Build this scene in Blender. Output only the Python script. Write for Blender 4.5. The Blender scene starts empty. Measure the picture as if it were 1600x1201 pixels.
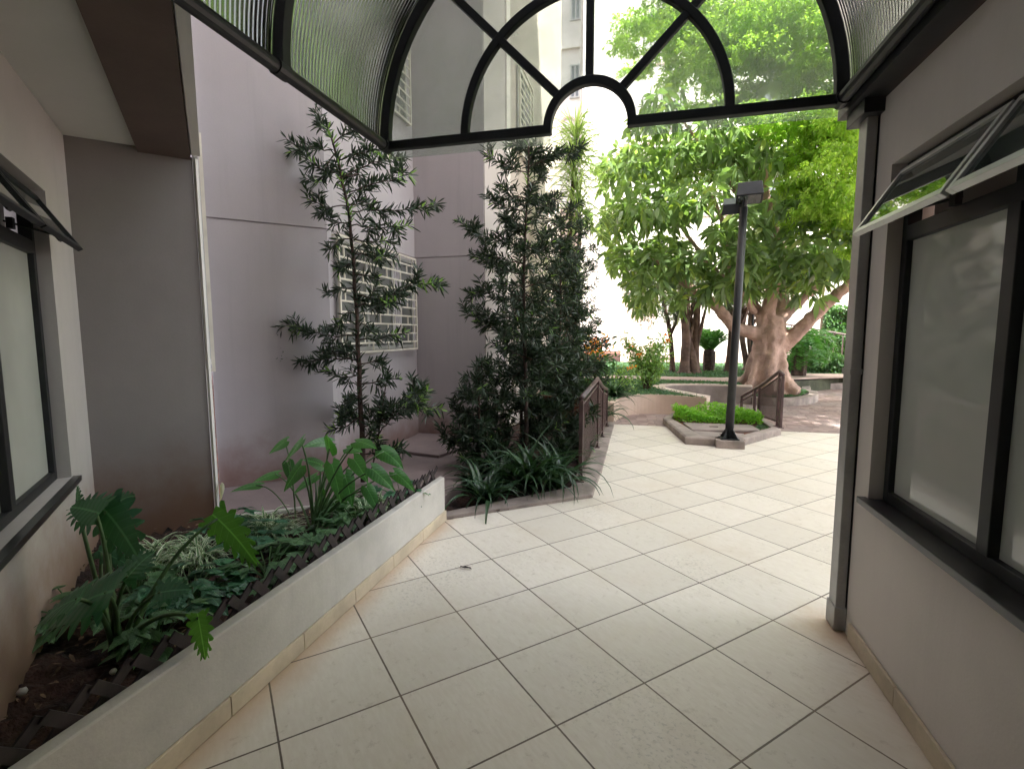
import bpy, math, random
import numpy as np
from mathutils import Vector, Matrix
R = math.radians
random.seed(7); rng = np.random.default_rng(7)
S = bpy.context.scene
COL = S.collection

# ---------------------------------------------------------------- camera, sky, sun, exposure
cam_d = bpy.data.cameras.new('camera'); cam = bpy.data.objects.new('camera', cam_d); COL.objects.link(cam)
cam.location = (0, 0, 1.4545)
cam.rotation_euler = (Matrix.Rotation(R(14.3), 4, 'Z') @ Matrix.Rotation(R(90-5.82), 4, 'X') @ Matrix.Rotation(R(-0.13), 4, 'Z')).to_euler()
cam_d.sensor_width = 36; cam_d.lens = 784.74/1600*36; cam_d.clip_start = .03; cam_d.clip_end = 600
S.camera = cam
SUN = Vector((.50, -.33, 1.0)).normalized()          # towards the sun
EXPOSURE = 2.58
w = bpy.data.worlds.new('World'); S.world = w; w.use_nodes = True
nt = w.node_tree; bg = nt.nodes['Background']; sky = nt.nodes.new('ShaderNodeTexSky')
sky.sky_type = 'NISHITA'; sky.sun_disc = False
sky.sun_elevation = math.asin(SUN.z); sky.sun_rotation = math.atan2(SUN.x, SUN.y)
sky.air_density = 1.0; sky.dust_density = 2.5
hs = nt.nodes.new('ShaderNodeHueSaturation'); hs.inputs['Saturation'].default_value = .42; nt.links.new(sky.outputs[0], hs.inputs['Color']); nt.links.new(hs.outputs[0], bg.inputs[0]); bg.inputs[1].default_value = .15
sl = bpy.data.lights.new('sun', 'SUN'); so = bpy.data.objects.new('sun', sl); COL.objects.link(so)
sl.energy = 4.5; sl.angle = R(.5); sl.color = (1, .95, .86)
so.rotation_euler = SUN.to_track_quat('Z', 'Y').to_euler(); so.location = (6, -4, 30)
S.view_settings.view_transform = 'Standard'; S.view_settings.look = 'None'
S.view_settings.exposure = EXPOSURE; S.view_settings.gamma = 1
S.render.engine = 'CYCLES'
S.cycles.max_bounces = 10; S.cycles.diffuse_bounces = 6; S.cycles.transparent_max_bounces = 24

# ---------------------------------------------------------------- helpers
CH = Matrix.Rotation(R(14.3), 3, 'Z') @ Matrix.Rotation(R(90-5.82), 3, 'X') @ Matrix.Rotation(R(-0.13), 3, 'Z')
def at(px, py, v):
    """world point seen at a photo pixel on the plane y = v"""
    d = CH @ Vector(((px-800)/784.74, (600.5-py)/784.74, -1)); t = v/d.y
    return Vector((0, 0, 1.4545)) + d*t

class MB:
    def __init__(s): s.v = []; s.f = []; s.uv = {}
    def add(s, vs, fs):
        n = len(s.v); s.v += [tuple(p) for p in vs]; s.f += [tuple(i+n for i in f) for f in fs]; return s
    def box(s, a, b, M=None):
        (x0, y0, z0), (x1, y1, z1) = a, b
        vs = [(x0,y0,z0),(x1,y0,z0),(x1,y1,z0),(x0,y1,z0),(x0,y0,z1),(x1,y0,z1),(x1,y1,z1),(x0,y1,z1)]
        if M: vs = [M(p) for p in vs]
        fs = [(0,3,2,1),(4,5,6,7),(0,1,5,4),(1,2,6,5),(2,3,7,6),(3,0,4,7)]
        return s.add(vs, fs)
    def prism(s, poly, z0, z1, M=None):
        n = len(poly); vs = [(x, y, z0) for x, y in poly]+[(x, y, z1) for x, y in poly]
        if M: vs = [M(p) for p in vs]
        fs = [tuple(range(n))[::-1], tuple(range(n, 2*n))]+[(i, (i+1) % n, n+(i+1) % n, n+i) for i in range(n)]
        return s.add(vs, fs)
    def bar(s, p, q, w, h=None, up=(0, 0, 1)):
        p, q = Vector(p), Vector(q); h = h or w; d = (q-p).normalized(); up = Vector(up)
        if abs(d.dot(up)) > .98: up = Vector((1, 0, 0))
        a = d.cross(up).normalized()*w/2; b = a.cross(d).normalized()*h/2
        vs = [p-a-b, p+a-b, p+a+b, p-a+b, q-a-b, q+a-b, q+a+b, q-a+b]
        return s.add(vs, [(0,3,2,1),(4,5,6,7),(0,1,5,4),(1,2,6,5),(2,3,7,6),(3,0,4,7)])
    def tube(s, pts, rad, seg=8, cap=True, jit=0):
        pts = [Vector(p) for p in pts]; n = len(pts)
        if not hasattr(rad, '__len__'): rad = [rad]*n
        a = None; vs = []
        for i, p in enumerate(pts):
            d = (pts[min(i+1, n-1)]-pts[max(i-1, 0)]).normalized()
            if a is None:
                a = d.orthogonal().normalized()
            a = (a-d*a.dot(d)).normalized(); b = d.cross(a)
            for k in range(seg):
                t = 2*math.pi*k/seg; r = rad[i]*(1+jit*math.sin(k*2.4+i*.35)+jit*.5*random.uniform(-1, 1))
                vs.append(p+a*math.cos(t)*r+b*math.sin(t)*r)
        fs = []
        for i in range(n-1):
            for k in range(seg):
                k2 = (k+1) % seg; fs.append((i*seg+k, i*seg+k2, (i+1)*seg+k2, (i+1)*seg+k))
        if cap: fs += [tuple(range(seg))[::-1], tuple(range((n-1)*seg, n*seg))]
        return s.add(vs, fs)
    def sweep(s, pts, prof, closed=False):
        """profile (offset, z) swept along a 2D line of points; offset to the left"""
        n = len(pts); vs = []; m = len(prof)
        for i in range(n):
            p0 = pts[(i-1) % n] if closed else pts[max(i-1, 0)]; p1 = pts[(i+1) % n] if closed else pts[min(i+1, n-1)]
            d = Vector((p1[0]-p0[0], p1[1]-p0[1])).normalized(); nn = Vector((-d.y, d.x))
            # mitre
            if 0 < i < n-1 or closed:
                e = Vector((pts[i][0]-p0[0], pts[i][1]-p0[1])).normalized(); c = max(.5, abs(e.dot(d)))
            else: c = 1
            for o, z in prof: vs.append((pts[i][0]+nn.x*o/c, pts[i][1]+nn.y*o/c, z))
        fs = []
        for i in range(n if closed else n-1):
            j = (i+1) % n
            for k in range(m):
                k2 = (k+1) % m; fs.append((i*m+k, j*m+k, j*m+k2, i*m+k2))
        if not closed: fs += [tuple(range(m)), tuple(range((n-1)*m, n*m))[::-1]]
        return s.add(vs, fs)
    def build(s, name, mat, parent=None, smooth=False, bevel=0):
        return mesh_obj(name, s.v, s.f, mat, parent, smooth, bevel)

def root_loc(o):
    l = Vector((0, 0, 0))
    while o: l = l+o.location; o = o.parent
    return l
def mesh_obj(name, v, f, mat, parent=None, smooth=False, bevel=0, uv=None, fix=True):
    me = bpy.data.meshes.new(name)
    v = np.asarray([tuple(p) for p in v] if not isinstance(v, np.ndarray) else v, float)
    if parent: v = v-np.array(root_loc(parent))
    me.from_pydata(v.tolist() if len(v) < 40000 else v.tolist(), [], f if isinstance(f, list) else f.tolist())
    if smooth: me.polygons.foreach_set('use_smooth', [True]*len(me.polygons))
    if uv is not None:
        l = me.uv_layers.new(name='UVMap'); idx = np.empty(len(me.loops), int); me.loops.foreach_get('vertex_index', idx)
        l.data.foreach_set('uv', np.asarray(uv)[idx].ravel())
    if mat: me.materials.append(mat)
    me.update()
    o = bpy.data.objects.new(name, me); COL.objects.link(o); o.parent = parent
    if fix and len(v) < 4000:
        import bmesh
        bm = bmesh.new(); bm.from_mesh(me); bmesh.ops.recalc_face_normals(bm, faces=bm.faces); bm.to_mesh(me); bm.free()
    if bevel:
        b = o.modifiers.new('bevel', 'BEVEL'); b.width = bevel; b.segments = 2; b.limit_method = 'ANGLE'; b.angle_limit = R(35)
    return o
def tag(o, label=None, cat=None, group=None, kind=None):
    if label: o['label'] = label
    if cat: o['category'] = cat
    if group: o['group'] = group
    if kind: o['kind'] = kind
    return o
def thing(name, label, cat, loc=(0, 0, 0), group=None):
    o = bpy.data.objects.new(name, None); COL.objects.link(o); o.location = loc; o.empty_display_size = .1
    return tag(o, label, cat, group)
def copy_tree(o, parent=None):
    c = o.copy(); COL.objects.link(c); c.parent = parent
    for ch in list(o.children): copy_tree(ch, c)
    return c

# ---------------------------------------------------------------- materials
def nodes(name):
    m = bpy.data.materials.new(name); m.use_nodes = True; t = m.node_tree; b = t.nodes['Principled BSDF']
    return m, t, b
def N(t, typ, **k):
    n = t.nodes.new('ShaderNode'+typ)
    for a, v in k.items():
        if a[0] == 'i' and a[1:].isdigit(): n.inputs[int(a[1:])].default_value = v
        else: setattr(n, a, v)
    return n
def math_(t, op, a, b=None, c=None, clamp=False):
    n = t.nodes.new('ShaderNodeMath'); n.operation = op; n.use_clamp = clamp
    for i, x in enumerate((a, b, c)):
        if x is None: continue
        if isinstance(x, (int, float)): n.inputs[i].default_value = x
        else: t.links.new(x, n.inputs[i])
    return n.outputs[0]
def mix(t, fac, a, b, blend='MIX'):
    n = t.nodes.new('ShaderNodeMix'); n.data_type = 'RGBA'; n.blend_type = blend
    for s, x in ((n.inputs[0], fac), (n.inputs[6], a), (n.inputs[7], b)):
        if isinstance(x, (int, float)): s.default_value = x
        elif isinstance(x, tuple): s.default_value = (*x[:3], 1)
        else: t.links.new(x, s)
    return n.outputs[2]
def ramp(t, x, lo, hi):
    n = t.nodes.new('ShaderNodeMapRange'); n.clamp = True; n.interpolation_type = 'SMOOTHSTEP'
    t.links.new(x, n.inputs[0]); n.inputs[1].default_value = lo; n.inputs[2].default_value = hi
    return n.outputs[0]
def pos(t):
    return t.nodes.new('ShaderNodeNewGeometry').outputs['Position']
def noise(t, scale, detail=6, rough=.55, vec=None, sx=None):
    v = vec or pos(t)
    if sx:
        mp = N(t, 'Mapping'); mp.inputs['Scale'].default_value = sx; t.links.new(v, mp.inputs[0]); v = mp.outputs[0]
    n = N(t, 'TexNoise'); n.inputs['Scale'].default_value = scale; n.inputs['Detail'].default_value = detail
    n.inputs['Roughness'].default_value = rough; t.links.new(v, n.inputs['Vector']); return n.outputs['Fac']
def bump(t, b, h, strength=.3, dist=.01):
    n = N(t, 'Bump'); n.inputs['Strength'].default_value = strength; n.inputs['Distance'].default_value = dist
    t.links.new(h, n.inputs['Height']); t.links.new(n.outputs[0], b.inputs['Normal'])
def surf(name, col, rough=.8, var=.12, scale=2.5, fine=60, bstr=.15, bdist=.004, metal=0, spec=.5, dirt=None, streak=0):
    """painted / mineral surface: two scales of variation and a fine bump; dirt = (colour, z0, z1) soil splash at the foot"""
    m, t, b = nodes(name)
    n1 = noise(t, scale, 8, .6); n2 = noise(t, fine, 4)
    dark = tuple(c*(1-var*2) for c in col); lite = tuple(min(1, c*(1+var*.8)) for c in col)
    c = mix(t, ramp(t, n1, .3, .72), dark, lite)
    c = mix(t, math_(t, 'MULTIPLY', ramp(t, n2, .35, .7), var), c, tuple(x*.55 for x in col))
    if streak:
        ns = noise(t, 3, 6, .6, sx=(2.2, 2.2, .12)); c = mix(t, math_(t, 'MULTIPLY', ramp(t, ns, .5, .78), streak), c, tuple(x*.5 for x in col))
    if dirt:
        sp = N(t, 'SeparateXYZ'); t.links.new(pos(t), sp.inputs[0])
        nz = noise(t, 4, 6, .65); h = math_(t, 'ADD', sp.outputs[2], math_(t, 'MULTIPLY', nz, -.45))
        r_ = N(t, 'MapRange'); r_.interpolation_type = 'SMOOTHSTEP'; t.links.new(h, r_.inputs[0])
        r_.inputs[1].default_value = dirt[2]-.22; r_.inputs[2].default_value = dirt[1]-.22
        r_.inputs[3].default_value = 0; r_.inputs[4].default_value = .85
        c = mix(t, r_.outputs[0], c, dirt[0])
    t.links.new(c, b.inputs['Base Color'])
    b.inputs['Roughness'].default_value = rough; b.inputs['Metallic'].default_value = metal
    b.inputs['Specular IOR Level'].default_value = spec
    if bstr: bump(t, b, n2, bstr, bdist)
    return m
def leafmat(name, a, b_, trans=.45, rough=.38, vary=.35, yellow=None, veins=False):
    """leaf: per-leaf colour, gloss and light passing through"""
    m, t, b = nodes(name); g = N(t, 'NewGeometry'); rnd = g.outputs['Random Per Island']
    n1 = noise(t, 1.3, 3)
    c = mix(t, rnd, a, b_)
    c = mix(t, math_(t, 'MULTIPLY', ramp(t, n1, .35, .7), vary), c, tuple(x*1.5 for x in b_))
    if yellow: c = mix(t, ramp(t, math_(t, 'FRACT', math_(t, 'MULTIPLY', rnd, 17.3)), .93, .95), c, yellow)
    if veins:
        uvn = N(t, 'UVMap'); sp = N(t, 'SeparateXYZ'); t.links.new(uvn.outputs[0], sp.inputs[0]); ax = math_(t, 'ABSOLUTE', sp.outputs[0])
        mid = ramp(t, ax, .06, .02); q = math_(t, 'FRACT', math_(t, 'MULTIPLY', math_(t, 'SUBTRACT', sp.outputs[1], math_(t, 'MULTIPLY', ax, .16)), 8.0))
        side = ramp(t, math_(t, 'ABSOLUTE', math_(t, 'SUBTRACT', q, .5)), .46, .5); v = math_(t, 'MAXIMUM', mid, math_(t, 'MULTIPLY', side, .6))
        c = mix(t, math_(t, 'MULTIPLY', v, .55), c, tuple(min(1, x*2.2+.04) for x in b_))
        blot = ramp(t, noise(t, 26, 5, .7), .62, .75); c = mix(t, math_(t, 'MULTIPLY', blot, .35), c, (.13, .12, .04))
        hh = math_(t, 'ADD', math_(t, 'MULTIPLY', math_(t, 'ABSOLUTE', math_(t, 'SUBTRACT', q, .5)), -1.0), math_(t, 'MULTIPLY', noise(t, 14, 4), .8)); bump(t, b, hh, .35, .006)
    t.links.new(c, b.inputs['Base Color']); b.inputs['Roughness'].default_value = rough
    tr = N(t, 'BsdfTranslucent'); ms = N(t, 'MixShader'); ms.inputs[0].default_value = trans
    cc = mix(t, 1.0, c, (1.6, 1.7, .7), 'MULTIPLY')
    t.links.new(cc, tr.inputs[0]); t.links.new(b.outputs[0], ms.inputs[1]); t.links.new(tr.outputs[0], ms.inputs[2])
    t.links.new(ms.outputs[0], t.nodes['Material Output'].inputs[0]); return m

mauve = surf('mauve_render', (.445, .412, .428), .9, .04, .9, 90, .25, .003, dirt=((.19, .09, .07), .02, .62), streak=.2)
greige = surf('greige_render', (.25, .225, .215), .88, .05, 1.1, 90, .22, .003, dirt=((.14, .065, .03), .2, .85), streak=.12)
left_paint = surf('pale_greige_paint', (.46, .43, .41), .88, .05, 1.1, 90, .22, .003, dirt=((.20, .10, .05), .2, .8), streak=.15)
right_paint = surf('greige_paint', (.60, .55, .51), .85, .04, 1.3, 80, .2, .003, streak=.1)
white_paint = surf('white_soffit', (.62, .60, .57), .85, .03, 1.5, 70, .15, .002)
brown_beam = surf('brown_beam_paint', (.115, .078, .066), .75, .12, 2, 50, .25, .004)
pale_wall = surf('pale_facade', (.80, .75, .71), .9, .04, .4, 20, .1, .003)
pink_wall = surf('pink_facade', (.74, .56, .50), .9, .04, .4, 20, .1, .003)
black_metal = surf('black_metal', (.013, .015, .017), .5, .3, 6, 120, .1, .001)
grey_metal = surf('grey_aluminium', (.36, .36, .35), .45, .1, 5, 90, .08, .001, metal=.5)
alu_pale = surf('pale_aluminium', (.55, .56, .54), .4, .06, 5, 90, .05, .001, metal=.4)
brown_metal = surf('brown_railing_paint', (.085, .048, .048), .4, .25, 7, 110, .15, .001)
cream_metal = surf('cream_grille_paint', (.72, .68, .58), .5, .08, 5, 80, .05, .001)
granite = surf('black_granite', (.022, .023, .026), .3, .3, 9, 160, .05, .001)
beige_stone = surf('planter_render', (.51, .48, .44), .85, .09, 2.2, 70, .3, .004, streak=.25)
skirt_m = surf('skirting_tile', (.55, .46, .34), .55, .12, 4, 60, .15, .003)
concrete = surf('concrete', (.27, .225, .205), .9, .16, 2.5, 60, .5, .006)
kerb_m = surf('kerb_concrete', (.30, .25, .225), .9, .2, 4, 60, .5, .006)
slab_m = surf('porch_slab', (.20, .155, .15), .88, .12, 1.6, 50, .35, .005, )
soil_m = surf('dark_soil', (.055, .026, .018), .95, .5, 6, 34, 1, .03)
red_soil = surf('red_soil', (.16, .06, .035), .95, .4, 5, 34, 1, .02)
lattice_m = surf('lattice_wood', (.030, .019, .020), .6, .35, 8, 90, .4, .002)
bark_pod = surf('podocarpus_bark', (.085, .055, .045), .9, .35, 14, 70, .8, .006)
bark_tree = surf('pale_bark', (.47, .32, .26), .9, .2, 3.5, 40, 1, .02)
bark_red = surf('reddish_bark', (.19, .12, .095), .9, .3, 4, 40, 1, .02)
rubber = surf('dark_gap', (.01, .01, .01), .8, 0, 1, 1, 0)

def tile_mat():
    m, t, b = nodes('floor_tiles'); T = .45
    mp = N(t, 'Mapping'); mp.vector_type = 'TEXTURE'
    mp.inputs['Location'].default_value = (-.27, 1.72, 0); mp.inputs['Rotation'].default_value = (0, 0, R(44.9)); mp.inputs['Scale'].default_value = (T, T, T)
    t.links.new(pos(t), mp.inputs[0]); sp = N(t, 'SeparateXYZ'); t.links.new(mp.outputs[0], sp.inputs[0])
    def edge(o):
        f = math_(t, 'FRACT', o); return math_(t, 'MINIMUM', f, math_(t, 'SUBTRACT', 1.0, f))
    wob = math_(t, 'MULTIPLY', math_(t, 'SUBTRACT', noise(t, 40, 3), .5), .004)
    e = math_(t, 'ADD', math_(t, 'MINIMUM', edge(sp.outputs[0]), edge(sp.outputs[1])), wob)
    cell = N(t, 'VectorMath', operation='FLOOR'); t.links.new(mp.outputs[0], cell.inputs[0])
    wn = N(t, 'TexWhiteNoise'); wn.noise_dimensions = '3D'; t.links.new(cell.outputs[0], wn.inputs['Vector'])
    # rotate the grain by tile
    va = N(t, 'VectorMath', operation='MULTIPLY_ADD'); t.links.new(wn.outputs['Color'], va.inputs[0]); va.inputs[1].default_value = (9, 9, 9); t.links.new(mp.outputs[0], va.inputs[2])
    vor = N(t, 'Mapping'); vor.inputs['Rotation'].default_value = (0, 0, R(42)); vor.inputs['Scale'].default_value = (26, 7, 1); t.links.new(va.outputs[0], vor.inputs[0])
    g1 = N(t, 'TexNoise'); g1.inputs['Scale'].default_value = 1; g1.inputs['Detail'].default_value = 6; g1.inputs['Roughness'].default_value = .65; t.links.new(vor.outputs[0], g1.inputs[0])
    g2 = noise(t, 9, 8, .75, vec=va.outputs[0]); g3 = noise(t, 1.6, 5, .6)
    c = mix(t, ramp(t, g1.outputs['Fac'], .35, .68), (.655, .60, .525), (.71, .66, .59))
    c = mix(t, math_(t, 'MULTIPLY', wn.outputs['Value'], .5), c, (.53, .49, .43))
    c = mix(t, math_(t, 'MULTIPLY', ramp(t, g2, .56, .68), .38), c, (.36, .30, .24))
    c = mix(t, math_(t, 'MULTIPLY', ramp(t, g3, .45, .75), .28), c, (.52, .42, .31))
    # foot traffic dirt in patches
    g4 = noise(t, .9, 4, .5); g5 = noise(t, 55, 5, .7)
    c = mix(t, math_(t, 'MULTIPLY', math_(t, 'MULTIPLY', ramp(t, g4, .48, .62), ramp(t, g5, .52, .64)), .42), c, (.22, .20, .18))
    # iron-red soil washed along the planter, the bed kerb and the post foot
    sw = N(t, 'SeparateXYZ'); t.links.new(pos(t), sw.inputs[0]); x, y = sw.outputs[0], sw.outputs[1]
    d1 = math_(t, 'ABSOLUTE', math_(t, 'ADD', x, 1.48)); s1 = math_(t, 'MULTIPLY', math_(t, 'LESS_THAN', y, 3.8), ramp(t, math_(t, 'ADD', d1, math_(t, 'MULTIPLY', g3, .25)), .30, .10))
    dx = math_(t, 'SUBTRACT', x, .98); dy = math_(t, 'SUBTRACT', y, 2.66)
    d2 = math_(t, 'SQRT', math_(t, 'ADD', math_(t, 'MULTIPLY', dx, dx), math_(t, 'MULTIPLY', dy, dy)))
    s2 = ramp(t, math_(t, 'ADD', d2, math_(t, 'MULTIPLY', g2, .22)), .42, .12)
    d3 = math_(t, 'ABSOLUTE', math_(t, 'SUBTRACT', x, 1.0)); s3 = math_(t, 'MULTIPLY', ramp(t, math_(t, 'ADD', math_(t, 'ADD', d3, math_(t, 'MULTIPLY', g3, .2)), math_(t, 'GREATER_THAN', y, 2.62)), .2, .08), .6)
    s = math_(t, 'MULTIPLY', math_(t, 'MAXIMUM', math_(t, 'MAXIMUM', s1, s2), s3), .62)
    c = mix(t, s, c, (.42, .23, .10))
    gm = ramp(t, e, .0100, .0065)
    c = mix(t, gm, c, mix(t, ramp(t, g3, .4, .65), (.10, .075, .06), (.17, .125, .09)))
    t.links.new(c, b.inputs['Base Color'])
    r_ = math_(t, 'ADD', math_(t, 'MULTIPLY', g2, .25), .38); t.links.new(r_, b.inputs['Roughness'])
    h = math_(t, 'SUBTRACT', math_(t, 'MULTIPLY', g1.outputs['Fac'], .25), math_(t, 'MULTIPLY', gm, 1.0))
    bump(t, b, h, .35, .004); return m
tiles = tile_mat()
def drive_mat():
    m, t, b = nodes('stone_paving')
    v = N(t, 'TexVoronoi'); v.inputs['Scale'].default_value = 6.5; v.inputs['Randomness'].default_value = .55; t.links.new(pos(t), v.inputs['Vector'])
    v2 = N(t, 'TexVoronoi'); v2.feature = 'DISTANCE_TO_EDGE'; v2.inputs['Scale'].default_value = 6.5; v2.inputs['Randomness'].default_value = .55; t.links.new(pos(t), v2.inputs['Vector'])
    sp = N(t, 'SeparateColor'); t.links.new(v.outputs['Color'], sp.inputs[0])
    c = mix(t, sp.outputs[0], (.20, .135, .12), (.33, .24, .22))
    c = mix(t, ramp(t, noise(t, .8, 6), .4, .7), c, (.27, .22, .21))
    c = mix(t, math_(t, 'MULTIPLY', ramp(t, noise(t, 1.7, 6, .7), .62, .74), .35), c, (.50, .42, .36))
    g = ramp(t, v2.outputs['Distance'], .06, .0)
    c = mix(t, math_(t, 'MULTIPLY', g, .6), c, (.12, .08, .07))
    t.links.new(c, b.inputs['Base Color']); b.inputs['Roughness'].default_value = .85
    bump(t, b, math_(t, 'SUBTRACT', noise(t, 30, 4), g), .4, .01); return m
paving = drive_mat()
def panel_mat(name, col, alpha, rib=0, rough=.12, dust=.35):
    """dusty clear glass / ribbed twin-wall sheet"""
    m, t, b = nodes(name); out = t.nodes['Material Output']
    tp = N(t, 'BsdfTransparent'); tp.inputs[0].default_value = (.88, .92, .90, 1)
    tl = N(t, 'BsdfTranslucent'); tl.inputs[0].default_value = (*col, 1)
    df = N(t, 'BsdfDiffuse'); df.inputs[0].default_value = (*col, 1)
    gl = N(t, 'BsdfGlossy'); gl.inputs['Roughness'].default_value = rough
    m1 = N(t, 'MixShader'); m1.inputs[0].default_value = .5; t.links.new(df.outputs[0], m1.inputs[1]); t.links.new(tl.outputs[0], m1.inputs[2])
    m2 = N(t, 'MixShader'); t.links.new(tp.outputs[0], m2.inputs[1]); t.links.new(m1.outputs[0], m2.inputs[2])
    dn = noise(t, 2.2, 7, .6); f = math_(t, 'ADD', math_(t, 'MULTIPLY', ramp(t, dn, .3, .75), dust), 1-alpha, clamp=True); t.links.new(f, m2.inputs[0])
    fr = N(t, 'Fresnel'); fr.inputs[0].default_value = 1.5 if rib else 1.45
    m3 = N(t, 'MixShader'); t.links.new(fr.outputs[0], m3.inputs[0]); t.links.new(m2.outputs[0], m3.inputs[1]); t.links.new(gl.outputs[0], m3.inputs[2])
    if rib:
        wv = N(t, 'TexWave'); wv.bands_direction = 'Y'; wv.inputs['Scale'].default_value = rib; t.links.new(pos(t), wv.inputs[0])
        bp = N(t, 'Bump'); bp.inputs['Strength'].default_value = .45; bp.inputs['Distance'].default_value = .004
        t.links.new(wv.outputs['Fac'], bp.inputs['Height'])
        for q in (df, gl, tl, fr): t.links.new(bp.outputs[0], q.inputs['Normal'])
    t.links.new(m3.outputs[0], out.inputs[0]); return m
gable_glass = panel_mat('dusty_glass', (.72, .76, .73), .88, 0, .05, .22)
ribbed = panel_mat('ribbed_polycarbonate', (.88, .95, 1.0), .10, 14, .2, .25)
def pane_mat(name, col, ior=1.7, rough=.03, var=.1):
    m, t, b = nodes(name)
    c = mix(t, ramp(t, noise(t, 1.2, 4), .3, .7), tuple(x*(1-var) for x in col), tuple(x*(1+var) for x in col))
    t.links.new(c, b.inputs['Base Color']); b.inputs['Roughness'].default_value = rough; b.inputs['IOR'].default_value = ior; return m
frosted = pane_mat('obscured_window_glass', (.46, .475, .43), 1.8, .05)
mirror_glass = pane_mat('awning_glass', (.05, .065, .06), 2.4, .02)
dark_glass = pane_mat('window_glass', (.16, .165, .16), 1.6, .1, .3)
far_glass = pane_mat('far_window_glass', (.20, .22, .24), 1.6, .1)
curtain = surf('curtain_cloth', (.55, .52, .55), .9, .1, 3, 30, 0)

leaf_pod = leafmat('podocarpus_leaf', (.013, .028, .018), (.034, .062, .034), .18, .42, .2)
leaf_pod_new = leafmat('podocarpus_new_leaf', (.14, .27, .08), (.24, .40, .14), .45, .4)
leaf_strap = leafmat('strap_leaf', (.018, .045, .024), (.04, .085, .04), .2, .35, .2)
leaf_taro = leafmat('arum_leaf', (.035, .12, .035), (.07, .20, .05), .35, .28, .25, veins=True)
leaf_mon = leafmat('monstera_leaf', (.028, .095, .052), (.045, .14, .065), .25, .3, .2, veins=True)
leaf_mon_bright = leafmat('young_monstera_leaf', (.06, .18, .035), (.09, .24, .05), .42, .3, .1, veins=True)
leaf_ivy = leafmat('ivy_leaf', (.04, .10, .045), (.09, .18, .075), .25, .4, veins=True)
leaf_big = leafmat('broad_leaf', (.085, .15, .065), (.175, .26, .11), .45, .30, .45, (.26, .34, .09))
leaf_fine = leafmat('feathery_leaf', (.19, .31, .05), (.32, .46, .09), .5, .5, .4)
leaf_bright = leafmat('bright_ground_cover_leaf', (.12, .30, .03), (.22, .42, .06), .45, .45)
leaf_grass = leafmat('shade_grass_leaf', (.045, .11, .06), (.085, .17, .085), .3, .6)
leaf_hedge = leafmat('hedge_leaf', (.03, .09, .03), (.07, .15, .05), .3, .5)
leaf_grey = leafmat('grey_green_leaf', (.09, .13, .11), (.15, .19, .16), .35, .5)
leaf_shrub = leafmat('light_shrub_leaf', (.10, .22, .06), (.22, .33, .12), .45, .45)
leaf_palm = leafmat('cycad_leaf', (.04, .15, .03), (.09, .24, .05), .35, .4)
leaf_yucca = leafmat('dracaena_leaf', (.18, .27, .12), (.38, .46, .26), .5, .4)
petal_o = leafmat('orange_petal', (.75, .16, .03), (.85, .30, .05), .4, .5, 0)
petal_y = leafmat('yellow_red_leaf', (.70, .06, .03), (.85, .50, .06), .5, .4, .2)
petal_w = leafmat('white_spathe', (.75, .75, .65), (.8, .8, .72), .3, .4, 0)
stem_green = surf('green_stem', (.07, .14, .045), .5, .2, 9, 60, .1, .002)
stem_brown = surf('brown_stem', (.12, .08, .05), .85, .25, 9, 60, .3, .003)
def spider_mat():
    m, t, b = nodes('variegated_strap'); uvn = N(t, 'UVMap'); sp = N(t, 'SeparateXYZ'); t.links.new(uvn.outputs[0], sp.inputs[0])
    e = math_(t, 'ABSOLUTE', math_(t, 'SUBTRACT', sp.outputs[0], .5)); c = mix(t, ramp(t, e, .24, .30), (.10, .22, .07), (.62, .66, .48))
    t.links.new(c, b.inputs['Base Color']); b.inputs['Roughness'].default_value = .45
    tr = N(t, 'BsdfTranslucent'); t.links.new(c, tr.inputs[0]); ms = N(t, 'MixShader'); ms.inputs[0].default_value = .3
    t.links.new(b.outputs[0], ms.inputs[1]); t.links.new(tr.outputs[0], ms.inputs[2]); t.links.new(ms.outputs[0], t.nodes['Material Output'].inputs[0]); return m
leaf_spider = spider_mat()

# ---------------------------------------------------------------- leaves in bulk
def nrm(a): return a/np.maximum(np.linalg.norm(a, axis=-1, keepdims=True), 1e-9)
def leaf_cloud(name, P, D, L, W, mat, parent=None, up=None, droop=.15, fold=.0):
    """many small leaves in one mesh: P bases, D directions"""
    P = np.asarray(P, float); n = len(P); D = nrm(np.asarray(D, float)); L = np.broadcast_to(L, n)[:, None]; W = np.broadcast_to(W, n)[:, None]
    U = rng.normal(size=(n, 3)) if up is None else np.broadcast_to(np.asarray(up, float), (n, 3))+rng.normal(size=(n, 3))*.35
    Sd = nrm(np.cross(D, U)); Nn = np.cross(Sd, D); dz = np.array([0, 0, -1.])
    def at_(t, w): return P+D*L*t+Sd*W*w+dz*L*droop*t*t+Nn*W*fold*abs(w)
    V = np.stack([at_(0, 0), at_(.3, -.45), at_(.3, .45), at_(.72, -.38), at_(.72, .38), at_(1, 0)], 1).reshape(-1, 3)
    b = (np.arange(n)*6)[:, None]
    F = []
    f3a = (b+np.array([0, 2, 1])); f4 = (b+np.array([1, 2, 4, 3])); f3b = (b+np.array([3, 4, 5]))
    F = f3a.tolist()+f4.tolist()+f3b.tolist()
    return mesh_obj(name, V, F, mat, parent, smooth=True, fix=False)
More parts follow.
